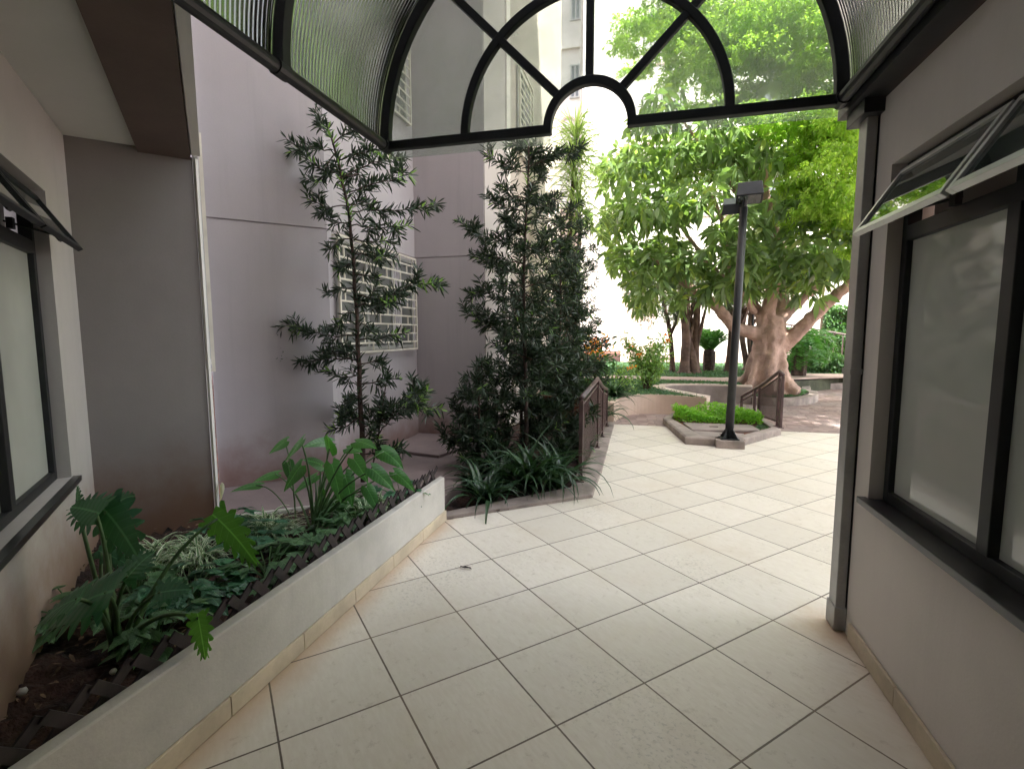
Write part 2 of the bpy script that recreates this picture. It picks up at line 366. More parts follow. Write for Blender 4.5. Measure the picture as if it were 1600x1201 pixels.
def straps(name, blades, mat, parent=None):
    """long V-folded arching blades; blades = (base, azimuth, length, width, elevation, droop)"""
    V = []; F = []; UV = []
    for (b, az, L, W, el, dr) in blades:
        p = Vector(b); h = Vector((math.cos(az), math.sin(az), 0)); s = Vector((-h.y, h.x, 0)); seg = 8; n0 = len(V); e = el; tw = random.uniform(-.5, .5)
        for i in range(seg+1):
            t = i/seg; w = W*(.55+.45*math.sin(math.pi*min(1, t*1.25+.12)))*(1-t**3.5) if i < seg else .0008
            d = h*math.cos(e)+Vector((0, 0, 1))*math.sin(e); nn = -h*math.sin(e)+Vector((0, 0, 1))*math.cos(e)
            ss = s*math.cos(tw*t)+nn*math.sin(tw*t)
            V += [p-ss*w/2+nn*w*.22, p, p+ss*w/2+nn*w*.22]; UV += [(0, t), (.5, t), (1, t)]
            p = p+d*L/seg; e -= dr/seg*(1+t)
        for i in range(seg):
            a = n0+i*3; F += [(a, a+1, a+4, a+3), (a+1, a+2, a+5, a+4)]
    return mesh_obj(name, V, F, mat, parent, smooth=True, uv=UV, fix=False)
def rosette_blades(c, n, L, W, el=(.5, 1.3), dr=(.8, 1.8), spread=.04):
    o = []
    for i in range(n):
        az = random.uniform(0, 2*math.pi)
        o.append(((c[0]+random.uniform(-1, 1)*spread, c[1]+random.uniform(-1, 1)*spread, c[2]), az, L*random.uniform(.6, 1.1), W*random.uniform(.8, 1.15), random.uniform(*el), random.uniform(*dr)))
    return o
UVS = {}
def broad_leaf(V, F, base, d, up, L, W, style='heart', cup=.15, droop=.4):
    """one large blade appended to V, F. style: heart (arum) or split (monstera) """
    d = Vector(d).normalized(); up = Vector(up); s = d.cross(up).normalized(); n = s.cross(d).normalized(); base = Vector(base)
    def P(t, x, extra=0):   # t along midrib, x lateral -1..1 (in units of W/2)
        UVS.setdefault(id(V), []).append((x, t))
        return base+d*L*(t-.12)+s*(x*W/2)-Vector((0, 0, 1))*L*droop*max(0, t)**2*.5+n*(-cup*W*.5*x*x+extra)
    if style == 'heart':
        NT = 12; n0 = len(V); xs = (-1, -.6, -.25, 0, .25, .6, 1)
        for i in range(NT+1):
            t = i/NT; w = math.sin(math.pi*min(1, (t+.12)/1.12)**.62)**.85 if 0 < t < 1 else (.42 if t == 0 else .01)
            w = max(w, .01)
            for x in xs:
                back = -.22*max(0, abs(x)-.2)*(1-t)**3
                V.append(P(t+back, x*w, math.sin(t*9+x*3)*W*.012+abs(x)*W*.05))
        m = len(xs)
        for i in range(NT):
            for k in range(m-1): F.append((n0+i*m+k, n0+i*m+k+1, n0+(i+1)*m+k+1, n0+(i+1)*m+k))
    else:
        NT = 28; n0 = len(V)
        def wd(t): return max(.04, math.sin(math.pi*min(.999, (t*.90+.10))**.62)**.6)
        for i in range(NT+1):
            t = i/NT; w = wd(t)
            for x in (-.60, -.3, 0, .3, .60): V.append(P(t-(.10*abs(x) if t < .2 else 0), x*w, abs(x)*W*.05))
        for i in range(NT):
            for k in range(4): F.append((n0+i*5+k, n0+i*5+k+1, n0+(i+1)*5+k+1, n0+(i+1)*5+k))
        for sd in (-1, 1):
            k = 0
            while k < NT-1:
                ln = random.choice((4, 5)) if k < 20 else 3; k1 = min(NT, k+ln); gap = random.uniform(.05, .30); nq = 5; prev = None
                for q in range(nq+1):
                    x = .60+q*.08; f = q/nq; sw = f*f*.06-(.16*f*(1-k/NT)**4); sh = 1-gap*min(1, f*2)*.55-(.55*f**3); ta, tb = k/NT, k1/NT; tm = (ta+tb)/2; a = len(V); n_ = 3
                    for tt in (ta, tm, tb):
                        tt2 = tm+(tt-tm)*max(.1, sh)+sw; bulge = (.10*W*f if False else 0)
                        V.append(P(tt2, sd*x*wd(min(1, tm))*(1+(.05 if tt == tm else -.03)*f), x*W*.05+math.sin(k+f*2)*W*.02*f))
                    if prev is not None: F.append((prev, prev+1, a+1, a)); F.append((prev+1, prev+2, a+2, a+1))
                    prev = a
                k = k1
def bez(p0, p1, p2, n=8):
    p0, p1, p2 = Vector(p0), Vector(p1), Vector(p2)
    return [(p0*(1-t)**2+p1*2*t*(1-t)+p2*t*t) for t in [i/n for i in range(n+1)]]
def resample(pts, step):
    pts = [Vector(p) for p in pts]; out = []
    for a, b in zip(pts, pts[1:]):
        k = max(1, int((b-a).length/step)); out += [a.lerp(b, i/k) for i in range(k)]
    return out+[pts[-1]]

# ---------------------------------------------------------------- THE GROUND
g = MB(); g.add([(-90, -60, -.06), (90, -60, -.06), (90, 150, -.06), (-90, 150, -.06)], [(0, 1, 2, 3)])
tag(g.build('ground', red_soil), kind='structure')
fl = MB(); fl.add([(-1.53, -6, 0), (1.3, -6, 0), (9, 2.9, 0), (9, 8.1, 0), (-.38, 8.1, 0), (-.38, 4.38, 0), (-1.53, 3.53, 0)], [(0, 1, 2, 3, 4, 5, 6)])
tag(fl.build('tiled_floor', tiles), kind='structure')
dr = MB(); dr.add([(-.6, 8.103, -.012), (30, 8.103, -.012), (30, 20.4, -.012), (-.6, 20.4, -.012)], [(0, 1, 2, 3)])
tag(dr.build('driveway', paving), kind='structure')
# soil of the shrub bed left of the walk (uneven), slab of the porch behind it
def rough_sheet(poly_fn, x0, x1, y0, y1, step, z, amp, name, mat):
    nx = int((x1-x0)/step); ny = int((y1-y0)/step); V = []; idx = {}; F = []
    for j in range(ny+1):
        for i in range(nx+1):
            x, y = x0+(x1-x0)*i/nx, y0+(y1-y0)*j/ny; V.append((x, y, z+random.uniform(-amp, amp)))
    for j in range(ny):
        for i in range(nx):
            cx, cy = x0+(x1-x0)*(i+.5)/nx, y0+(y1-y0)*(j+.5)/ny
            if poly_fn(cx, cy): a = j*(nx+1)+i; F.append((a, a+1, a+nx+2, a+nx+1))
    return mesh_obj(name, V, F, mat, smooth=True, fix=False)
def in_bed(x, y): return (x < -.42 and y > 3.45 and (y-3.56) > (x+1.46)*.78+.02 and x > -1.95)
tag(rough_sheet(in_bed, -1.95, -.4, 3.4, 12.0, .06, .0, .022, 'shrub_bed_soil', soil_m), kind='structure')
def in_pl(x, y): return (x < -1.53 and y < 3.56 and x+y > -1.0 and not (y-x > 5.42))
tag(rough_sheet(in_pl, -3.3, -1.52, .1, 4.2, .05, .19, .025, 'planter_soil', soil_m), kind='structure')
sb = MB(); sb.prism([(-1.56, 3.60), (-1.56, 5.0), (-1.9, 6.14), (-2.86, 6.14), (-2.86, 4.25), (-3.56, 3.55), (-2.74, 2.73)], -.05, .10)
tag(sb.build('porch_slab', slab_m, bevel=.006), kind='structure')
st = MB(); st.prism([(-2.8, 5.15), (-2.1, 5.0), (-1.95, 5.6), (-2.1, 6.1), (-2.84, 6.1)], .104, .135)
tag(st.build('porch_step', slab_m, bevel=.006), kind='structure')

# ---------------------------------------------------------------- LEFT APARTMENT TOWER
tower = thing('apartment_building', 'tall mauve rendered apartment tower on the left with brown beam and barred windows', 'building', (-5, 5, 0))
HT = 27
def wall_strip(mb, pts, z0, z1):
    for a, b in zip(pts, pts[1:]): mb.add([(a[0], a[1], z0), (b[0], b[1], z0), (b[0], b[1], z1), (a[0], a[1], z1)], [(0, 1, 2, 3)])
wm = MB()
GW = 2.42
# ground floor and up, with a shadow groove at z = GW-GW+.02
out = [(-3.57, 3.55), (-2.87, 4.25), (-2.87, 6.15), (-1.93, 6.15), (-1.93, 12.14), (-14, 12.14)]
outg = [(-3.585, 3.562), (-2.885, 4.262), (-2.885, 6.165), (-1.945, 6.165), (-1.945, 12.125), (-14, 12.125)]
wall_strip(wm, out, -.05, GW); wall_strip(wm, out, GW+.014, HT); wall_strip(wm, outg, GW-.02, GW+.03)
for o_ in (GW, GW+.014):
    for a, b, c, d in zip(out, out[1:], outg[1:], outg): wm.add([(a[0], a[1], o_), (b[0], b[1], o_), (c[0], c[1], o_), (d[0], d[1], o_)], [(0, 1, 2, 3)])
# diagonal face over the recessed ground floor, face along the canopy, hidden closing faces, roof
wall_strip(wm, [(-1.45, -6), (-1.45, 1.38), (-2.76, 2.69)], 2.545, HT)
wall_strip(wm, [(-2.76, 2.69), (-3.57, 3.50)], -.05, HT)
wm.add([(-14, -6, HT), (-1.45, -6, HT), (-1.45, 1.38, HT), (-3.57, 3.5, HT), (-2.87, 4.25, HT), (-2.87, 6.15, HT), (-1.93, 6.15, HT), (-1.93, 12.14, HT), (-14, 12.14, HT)], [tuple(range(9))])
wm.build('wall', mauve, tower)
# projecting corner strip and vertical fins on the far bay
f_ = MB(); f_.box((-1.927, 7.16, .0), (-1.89, 7.36, HT-.1)); f_.build('corner_strip', pale_wall, tower)
f_ = MB(); f_.box((-1.927, 6.16, .0), (-1.915, 7.155, HT-.1)); f_.build('light_band', surf('light_mauve', (.50, .45, .44), .9, .04, 1, 80, .2, .003, dirt=((.17, .075, .05), .0, .62)), tower)
f_ = MB(); f_.box((-1.927, 7.365, .0), (-1.905, 12.1, HT-.1)); f_.build('beige_band', surf('beige_render', (.50, .44, .40), .9, .05, 1, 80, .2, .003, streak=.3), tower)
# recessed ground floor: window wall and end wall
A = Vector((-3.19, 2.25, 0)); Ed = Vector((-2.76, 2.69, 0))
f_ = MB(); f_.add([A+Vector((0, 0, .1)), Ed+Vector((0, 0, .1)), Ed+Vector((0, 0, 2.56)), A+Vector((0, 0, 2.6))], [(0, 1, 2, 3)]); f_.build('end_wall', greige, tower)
f_ = MB(); f_.box((-.006, 0, 0), (.012, .02, 2.45), lambda p: Vector((Ed.x+.012+p[0], Ed.y+p[1], .1+p[2]))); f_.build('bright_wall_end', white_paint, tower)
dgl = Vector((1, -1, 0)).normalized(); nl = Vector((1, 1, 0)).normalized()          # along the window wall towards the camera; out of it
ML = lambda p: A+dgl*p[0]+nl*p[1]+Vector((0, 0, p[2]))
def wall_with_opening(M, s0, s1, z0, z1, o0, o1, oz0, oz1, depth, mat, parent, name='window_wall'):
    m = MB(); q = lambda a, b, c, d: m.add([M(a), M(b), M(c), M(d)], [(0, 1, 2, 3)])
    q((s0, 0, z0), (o0, 0, z0), (o0, 0, z1), (s0, 0, z1)); q((o1, 0, z0), (s1, 0, z0), (s1, 0, z1), (o1, 0, z1))
    q((o0, 0, z0), (o1, 0, z0), (o1, 0, oz0), (o0, 0, oz0)); q((o0, 0, oz1), (o1, 0, oz1), (o1, 0, z1), (o0, 0, z1))
    q((o0, 0, oz0), (o0, -depth, oz0), (o0, -depth, oz1), (o0, 0, oz1)); q((o1, 0, oz0), (o1, -depth, oz0), (o1, -depth, oz1), (o1, 0, oz1))
    q((o0, 0, oz1), (o1, 0, oz1), (o1, -depth, oz1), (o0, -depth, oz1)); q((o0, 0, oz0), (o1, 0, oz0), (o1, -depth, oz0), (o0, -depth, oz0))
    return m.build(name, mat, parent)
wall_with_opening(ML, 0, 3.5, .1, 2.6, .50, 3.2, .72, 2.15, .2, left_paint, tower)
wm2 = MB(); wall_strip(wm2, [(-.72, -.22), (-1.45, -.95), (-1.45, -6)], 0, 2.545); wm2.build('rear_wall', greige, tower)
# soffit and brown beam
f_ = MB(); f_.add([(-3.19, 2.25, 2.575), (-2.96, 2.49, 2.575), (-1.45, .98, 2.575), (-1.45, -2, 2.575), (-.2, -3, 2.575), (1, -2, 2.575)][:4]+[(-2.2, 1.25, 2.575)], [(0, 1, 2, 3, 4)])
f_.v = []; f_.f = []; f_.box((-.02, -.02, 2.575), (4.2, .66, 2.62), ML); f_.build('soffit', white_paint, tower)
f_ = MB(); f_.box((-.012, .338, 2.542), (4.2, .608, 2.9), lambda p: A+dgl*p[0]+nl*p[1]+Vector((0, 0, p[2]))); f_.build('beam', brown_beam, tower)

def window_unit(M, s0, width, nmod, z0, z1, ztr, parent, dirn):
    """aluminium window: fixed lower lights, tilted awning sashes above; local s along the wall, y out of it"""
    d = -.055; fw = .042; s1 = s0+width*nmod
    fr = MB(); B = lambda a, b: fr.box(a, b, M)
    B((s0, d-.05, z0), (s0+fw, d, z1)); B((s1-fw, d-.05, z0), (s1, d, z1))
    B((s0+fw, d-.05, z1-.035), (s1-fw, d, z1)); B((s0+fw, d-.05, z0), (s1-fw, d, z0+.045))
    B((s0+fw, d-.049, ztr-.03), (s1-fw, d+.004, ztr+.03))
    for k in range(1, nmod):
        c = s0+width*k; B((c-.028, d-.048, z0+.045), (c+.028, d+.008, ztr-.03)); B((c-.02, d-.047, ztr+.03), (c+.02, d-.002, z1-.035))
    frame = fr.build('window', black_metal, parent, bevel=.003)
    pn = MB(); pn.box((s0+fw, d-.030, z0+.045), (s1-fw, d-.024, ztr-.03), M); pn.build('fixed_pane', frosted, frame)
    pn = MB(); pn.box((s0+fw, d-.10, ztr+.03), (s1-fw, d-.09, z1-.035), M); pn.build('room_wall_stand_in', left_paint, frame)  # added panel standing for the room wall behind the open sashes
    sm = MB(); sm.box((s0-.03, -.2, z0-.03), (s1+.03, .035, z0-.001), M); sm.build('sill', granite, frame, bevel=.003)
    al = R(33); zt = z1-.04; Ls = zt-ztr+.05
    for k in range(nmod):
        a, b = s0+width*k+.012, s0+width*(k+1)-.012
        T = lambda p: M((p[0], d+.006+p[2]*math.sin(al)+p[1]*math.cos(al), zt-p[2]*math.cos(al)+p[1]*math.sin(al)))
        sa = MB(); t_ = .024; r = .026
        sa.box((a, 0, 0), (a+r, t_, Ls), T); sa.box((b-r, 0, 0), (b, t_, Ls), T); sa.box((a+r, 0, 0), (b-r, t_, r), T); sa.box((a+r, 0, Ls-r), (b-r, t_, Ls), T)
        sa.build('awning_sash', alu_pale if dirn > 0 else black_metal, frame, bevel=.002)
        sp = MB(); sp.box((a+r, .010, r), (b-r, .014, Ls-r), T); sp.build('awning_pane', mirror_glass, frame)
        am = MB(); c = (a+b)/2+.05
        am.tube([M((c, d-.01, ztr+.06)), T((c-.12, .0, Ls-.04))], .005, 6); am.box((c-.018, d, ztr+.03), (c+.018, d+.022, ztr+.075), M)
        am.box((c-.14, .0-.014, Ls-.055), (c-.10, .0, Ls-.02), T); am.build('stay_arm', black_metal, frame)
window_unit(ML, .50, .675, 4, .72, 2.15, 1.87, tower, -1)

# barred window in the yard wall (plane x = -2.87) and the bars on the diagonal face
def grille(mb, M, s0, s1, z0, z1, rows, pitch):
    mb.box((s0, 0, z0), (s0+.022, .022, z1), M); mb.box((s1-.022, 0, z0), (s1, .022, z1), M)
    mb.box((s0+.022, 0, z0), (s1-.022, .022, z0+.022), M); mb.box((s0+.022, 0, z1-.022), (s1-.022, .022, z1), M)
    for k in range(1, rows):
        z = z0+(z1-z0)*k/rows; mb.box((s0+.022, .004, z-.009), (s1-.022, .016, z+.009), M)
    for k in range(rows):
        za, zb = z0+(z1-z0)*k/rows, z0+(z1-z0)*(k+1)/rows; off = pitch/2 if k % 2 else 0; s = s0+pitch*.8-off
        while s < s1-.05:
            if s > s0+.03: mb.box((s-.008, .005, za+.009), (s+.008, .015, zb-.009), M)
            s += pitch
MY = lambda p: Vector((-2.87+p[1], p[0], p[2]))
def barred_window(M, s0, s1, z0, z1, rows=11, pitch=.34, front=.05):
    f = MB(); w_ = .035
    f.box((s0+.03, .004, z0+.03), (s0+.03+w_, .03, z1-.03), M); f.box((s1-.03-w_, .004, z0+.03), (s1-.03, .03, z1-.03), M)
    f.box((s0+.065, .004, z0+.03), (s1-.065, .03, z0+.065), M); f.box((s0+.065, .004, z1-.065), (s1-.065, .03, z1-.03), M)
    n = max(2, round((s1-s0)/.5))
    for k in range(1, n): c = s0+(s1-s0)*k/n; f.box((c-.022, .004, z0+.065), (c+.022, .032, z1-.065), M)
    o = f.build('barred_window', alu_pale, tower)
    p = MB(); p.box((s0+.05, .006, z0+.05), (s1-.05, .011, z1-.05), M); p.build('pane', dark_glass, o)
    p = MB()
    c0 = s0+(s1-s0)*.66
    for k in range(9):
        a = c0+.02+k*.026; p.box((a, .0125, z0+.07), (a+.02, .016+.006*(k % 2), z1-.07), M)
    p.build('curtain', curtain, o)
    gm = MB(); grille(gm, lambda q: M((q[0], q[1]+front, q[2])), s0, s1, z0, z1, rows, pitch)
    for (s, z) in ((s0+.01, z0+.01), (s1-.01, z0+.01), (s0+.01, z1-.01), (s1-.01, z1-.01)): gm.box((s-.008, .0, z-.008), (s+.008, front+.002, z+.008), M)
    gm.build('grille', cream_metal, o)
barred_window(MY, 4.32, 6.04, 1.25, 2.40)
barred_window(MY, 4.4, 6.0, 4.0, 5.2)
MD = lambda p: Vector((-2.76, 2.69, 0))+Vector((-1, 1, 0)).normalized()*p[0]+nl*p[1]+Vector((0, 0, p[2]))
barred_window(MD, .10, 1.08, 1.20, 2.75, 13, .3, .035)
MF = lambda p: Vector((-1.905+p[1], p[0], p[2]))
for (z0, z1) in ((4.2, 5.5), (7.1, 8.4), (10.0, 11.3)):
    barred_window(MF, 7.75, 8.7, z0, z1, 12, .3)
    barred_window(MY, 4.5, 5.9, z0+3.0, z1+3.0)

# ---------------------------------------------------------------- RIGHT BUILDING
rb = thing('apartment_building', 'greige painted building on the right with black framed windows over a dark sill', 'building', (4, 0, 0))
MR = lambda p: Vector((1.0-p[1], 2.5-p[0], p[2]))
wall_with_opening(MR, -.14, 8.5, 0, 2.46, 0, 4.05, .71, 2.15, .2, right_paint, rb)
f_ = MB(); f_.box((1.003, 2.64, 0), (6, 2.70, 2.46)); f_.box((1.02, -6, 2.52), (3.2, 2.75, 2.7)); f_.box((3.202, -6, 2.52), (12, 2.75, 27)); f_.build('wall', right_paint, rb)  # last box: unseen tall block, added to keep sun off the courtyard
window_unit(MR, 0, .675, 6, .72, 2.15, 1.86, rb, 1)
f_ = MB(); sk = 2.58
while sk > -1.5:
    f_.box((.985, sk-.448, .002), (.998, sk, .085)); sk -= .45
f_.build('skirting', skirt_m, rb, bevel=.002)
f_ = MB(); f_.box((.90, -3, 2.47), (1.35, 2.86, 2.515)); f_.box((.90, -3, 2.517), (.912, 2.86, 2.60)); f_.build('gutter_box', black_metal, rb)
# unseen bridge and back wall, added to keep light out behind the camera
bk = thing('shading_bridge', 'unseen upper storeys added behind the camera to darken the passage', 'building', (0, -4, 0))
f_ = MB(); f_.box((-1.44, -7, 2.60), (1.01, -2.2, 27)); f_.build('wall', mauve, bk)
f_ = MB(); f_.box((-1.6, -6.1, 0), (1.2, -6, 2.6)); f_.build('unseen_back_wall', greige, bk)
# metal corner post / downpipe
dp = thing('downpipe', 'square grey metal downpipe standing at the corner of the right wall', 'downpipe', (.97, 2.72, 0))
f_ = MB(); f_.box((.955, 2.655, .05), (.999, 2.745, 2.46)); f_.build('pipe', grey_metal, dp, bevel=.004)
f_ = MB(); f_.box((.948, 2.645, .004), (1.002, 2.752, .12)); f_.build('shoe', grey_metal, dp, bevel=.003)
f_ = MB(); f_.box((.950, 2.648, 1.26), (1.001, 2.750, 1.285)); f_.build('clamp', grey_metal, dp)
f_ = MB(); f_.box((.92, 2.60, 2.405), (1.03, 2.80, 2.468)); f_.build('bracket', black_metal, dp, bevel=.003)
f_ = MB(); f_.box((1.001, 2.64, .004), (1.012, 2.76, 2.46)); f_.build('gap_shade_strip', black_metal, dp)  # black strip in place of the shaded gap at the wall jamb

# ---------------------------------------------------------------- BARREL CANOPY
cn = thing('barrel_canopy', 'black framed barrel canopy with fanlight gable and ribbed translucent roof over the passage', 'canopy', (-.255, 2.75, 2.53))
CX, CZ, RO = -.285, 2.53, 1.162
def arc(r, a0=0, a1=180, y=2.75, n=40, cz=CZ): return [(CX+r*math.cos(R(a0+(a1-a0)*i/n)), y, cz+r*math.sin(R(a0+(a1-a0)*i/n))) for i in range(n+1)]
def arcbar(mb, r, w_, d_, y, a0=0, a1=180, n=44):
    pts = [R(a0+(a1-a0)*i/n) for i in range(n+1)]; vs = []
    for a in pts:
        for (rr, yy) in ((r-w_/2, y-d_/2), (r+w_/2, y-d_/2), (r+w_/2, y+d_/2), (r-w_/2, y+d_/2)): vs.append((CX+rr*math.cos(a), yy, CZ+rr*math.sin(a)))
    fs = [(i*4+k, i*4+(k+1) % 4, (i+1)*4+(k+1) % 4, (i+1)*4+k) for i in range(n) for k in range(4)]+[(0, 1, 2, 3), tuple(range(n*4, n*4+4))]
    mb.add(vs, fs)
gb = MB(); W_ = .045
arcbar(gb, RO, .055, .05, 2.75); arcbar(gb, .68, W_, .045, 2.75); arcbar(gb, .217, W_, .046, 2.75)
for a in (45, 90, 135):
    ca, sa = math.cos(R(a)), math.sin(R(a)); gb.bar((CX+.232*ca, 2.75, CZ+.232*sa), (CX+(RO-.02)*ca, 2.75, CZ+(RO-.02)*sa), .04, .042, up=(0, 1, 0))
for sg in (-1, 1): gb.box((CX+min(sg*.195, sg*(RO+.03)), 2.727, CZ-.03), (CX+max(sg*.195, sg*(RO+.03)), 2.773, CZ+.018))
gb.build('fanlight_frame', black_metal, cn, bevel=.006)
gp = MB()
for (r0, r1, z_) in ((.208, RO, 0),):
    n = 48; vs = []
    for i in range(n+1):
        a = math.pi*i/n
        for r in (r0, r1): vs.append((CX+r*math.cos(a), 2.782, CZ+r*math.sin(a)))
    for i in range(n+1):
        a = math.pi*i/n
        for r in (r0, r1): vs.append((CX+r*math.cos(a), 2.788, CZ+r*math.sin(a)))
    fs = [(2*i, 2*i+1, 2*i+3, 2*i+2) for i in range(n)]; fs += [tuple(2*(n+1)+k for k in f[::-1]) for f in fs]
    gp.add(vs, fs)
for sg in (-1, 1): gp.box((CX+min(sg*.208, sg*RO), 2.782, CZ-.065), (CX+max(sg*.208, sg*RO), 2.788, CZ-.0005))
gp.build('fanlight_pane', gable_glass, cn)
for k, y in enumerate((1.87, .99, .11, -.77, -1.65)):
    ab = MB(); arcbar(ab, RO-.005, .05, .05, y); ab.build('roof_rib', black_metal, cn, bevel=.004)
for sx in (CX-RO, CX+RO):
    tb = MB(); tb.tube([(sx, -2.1, CZ-.005), (sx, 2.78, CZ-.005)], .028, 12)
    for y in (1.87, .99, .11, 2.74): tb.tube([(sx, y-.035, CZ-.005), (sx, y+.035, CZ-.005)], .034, 12)
    tb.build('eaves_rail', black_metal, cn, smooth=False)
sk_ = MB(); n = 56; vs = []
for y in (-2.15, 2.785):
    for i in range(n+1): a = math.pi*i/n; vs.append((CX+(RO+.032)*math.cos(a), y, CZ+(RO+.032)*math.sin(a)))
sk_.add(vs, [(i, i+1, n+2+i, n+1+i) for i in range(n)]); sk_.build('roof_sheet', ribbed, cn, smooth=True)
for y in (.55, 1.43, 2.3): pass

# ---------------------------------------------------------------- PLANTER with its lattice
pl = thing('planter', 'long beige rendered planter along the passage, ending before the shrub bed', 'planter', (-1.5, 2, 0))
f_ = MB(); f_.prism([(-1.515, .2), (-1.45, 3.56), (-1.50, 3.59), (-1.570, .2)][::-1], 0, .345)
f_.prism([(-1.545, 3.625), (-1.63, 3.58), (-2.74, 2.71), (-2.70, 2.78)], .0, .215); f_.build('wall', beige_stone, pl, bevel=.008)
f_ = MB(); n = 8
for i in range(n):
    a, b = .2+i*3.36/n+.002, .2+(i+1)*3.36/n-.002; X_ = lambda y: -1.515+.065*(y-.2)/3.36
    f_.prism([(X_(a)+.001, a), (X_(a)+.013, a), (X_(b)+.013, b), (X_(b)+.001, b)], .002, .082)
f_.build('skirting', skirt_m, pl, bevel=.002)
lf = thing('lattice_fence', 'low dark brown wooden lattice set along the inner edge of the planter', 'lattice', (-1.6, 2, .3))
y = .28; k = 0; Y1 = 3.42
a_ = MB(); b_ = MB()
while y < Y1:
    dx = .06*(y-.2)/3.36
    a_.bar((-1.585+dx, y, .30), (-1.555+dx, y+.125, .43), .007, .040, up=(0, 1, 0)); b_.bar((-1.547+dx, y, .43), (-1.577+dx, y+.125, .30), .007, .036, up=(0, 1, 0)); y += .125
a_.build('forward_slat', lattice_m, lf); b_.build('back_slat', lattice_m, lf)

# kerb of the shrub bed and ramp wall
kb = MB(); kb.prism([(-1.45, 3.565), (-.385, 4.385), (-.36, 5.2), (-.375, 8.4), (-.60, 8.4), (-.60, 4.55), (-1.5, 3.66)], -.01, .03)
tag(kb.build('bed_kerb', kerb_m, bevel=.005), 'low concrete kerb between the shrub bed and the tiled floor', 'kerb')

# ---------------------------------------------------------------- RAILINGS
def railing(name, label, P, heights, base, mesh_sections, extra=()):
    t = thing(name, label, 'railing', (P[0][0], P[0][1], 0))
    P = [Vector((x, y, 0)) for x, y in P]
    for i, (p, h) in enumerate(zip(P, heights)):
        m = MB(); m.bar((p.x, p.y, base[i]), (p.x, p.y, h-.02), .04, .04); m.box((p.x-.04, p.y-.04, base[i]-.002), (p.x+.04, p.y+.04, base[i]+.008)); m.build('post', brown_metal, t, bevel=.004)
    m = MB(); m.tube([(p.x, p.y, h) for p, h in zip(P, heights)], .026, 10); m.build('handrail', brown_metal, t, smooth=True)
    m = MB(); m.tube([(p.x, p.y, h-.075) for p, h in zip(P, heights)], .012, 8)
    m.tube([(p.x, p.y, b+.07) for p, b in zip(P, base)], .014, 8); m.build('rail', brown_metal, t)
    for i in mesh_sections:
        a, b = P[i], P[i+1]; ha, hb = heights[i]-.09, heights[i+1]-.09; la, lb = base[i]+.08, base[i+1]+.08; m = MB(); n = int((b-a).length/.017)
        for k in range(1, n):
            f = k/n; q = a.lerp(b, f); m.bar((q.x, q.y, la+(lb-la)*f), (q.x, q.y, ha+(hb-ha)*f), .0045, .0045)
        nr = 42
        for k in range(1, nr):
            f = k/nr; m.bar((a.x, a.y, la+(ha-la)*f), (b.x, b.y, lb+(hb-lb)*f), .004, .004)
        m.build('mesh_panel', brown_metal, t)
    return t
railing('railing', 'long brown mesh railing beside the dark shrub bed left of the walk', [(-.53, 4.75), (-.50, 6.25), (-.49, 6.95), (-.48, 7.75)], [.84, .89, .72, .60], [.035, .035, .035, .035], [0, 1, 2])

# ---------------------------------------------------------------- ISLAND PLANTER, LAMP
isl = [(.60, 6.84), (.95, 6.80), (1.35, 6.95), (1.98, 7.80), (1.92, 8.9), (.55, 8.9), (.38, 8.35)]
kb = MB(); kb.sweep(isl[::-1], [(0, 0), (0, .085), (-.015, .10), (-.12, .10), (-.12, 0)], closed=True)
tag(kb.build('island_kerb', kerb_m, bevel=.006), 'angular concrete kerb of the little island bed around the lamp post', 'kerb')
isl_soil = MB(); isl_soil.prism([(.70, 6.95), (.97, 6.92), (1.28, 7.02), (1.86, 7.82), (1.80, 8.8), (.65, 8.8), (.50, 8.33)], -.02, .06)
tag(isl_soil.build('island_soil', red_soil), kind='structure')
for i, (poly, z, lab) in enumerate((([(.74, 7.40), (1.66, 7.60), (1.62, 8.02), (.66, 7.98)], .095, 'grey concrete inspection cover nearer the green plants on the island'),
                                    ([(.77, 6.98), (1.28, 7.06), (1.40, 7.32), (.76, 7.36)], .088, 'grey concrete inspection cover at the foot of the lamp post'))):
    h = thing('inspection_cover', lab, 'cover', (poly[0][0], poly[0][1], .06))
    c = MB(); c.prism(poly, .062, z); c.build('lid', concrete, h, bevel=.005)
    c = MB(); c.bar(((poly[0][0]+poly[3][0])/2+.3, (poly[0][1]+poly[3][1])/2, z+.006), ((poly[0][0]+poly[3][0])/2+.42, (poly[0][1]+poly[3][1])/2, z+.006), .012, .008); c.build('lifting_bar', brown_metal, h)
lp = thing('lamp_post', 'black steel lamp post with two box floodlights on a concrete block', 'street lamp', (1.13, 7.0, 0))
f_ = MB(); f_.box((.96, 6.70, 0), (1.30, 6.98, .10)); f_.build('footing', kerb_m, lp, bevel=.008)
f_ = MB(); f_.tube([(1.13, 6.84, .10), (1.19, 6.84, 2.98)], [.052, .046], 14); f_.build('pole', black_metal, lp, smooth=True)
f_ = MB(); f_.box((1.02, 6.74, .10), (1.24, 6.94, .115))
for a in range(4):
    c, s = math.cos(a*math.pi/2+.78), math.sin(a*math.pi/2+.78); f_.add([(1.13+c*.04, 6.84+s*.04, .115), (1.13+c*.13, 6.84+s*.13, .115), (1.13+c*.04, 6.84+s*.04, .25), (1.132+c*.04-s*.006, 6.84+s*.04+c*.006, .115), (1.132+c*.13-s*.006, 6.84+s*.13+c*.006, .115), (1.132+c*.04-s*.006, 6.84+s*.04+c*.006, .25)], [(0, 1, 2), (3, 5, 4), (0, 2, 5, 3), (1, 4, 5, 2)])
f_.build('base_plate', black_metal, lp)
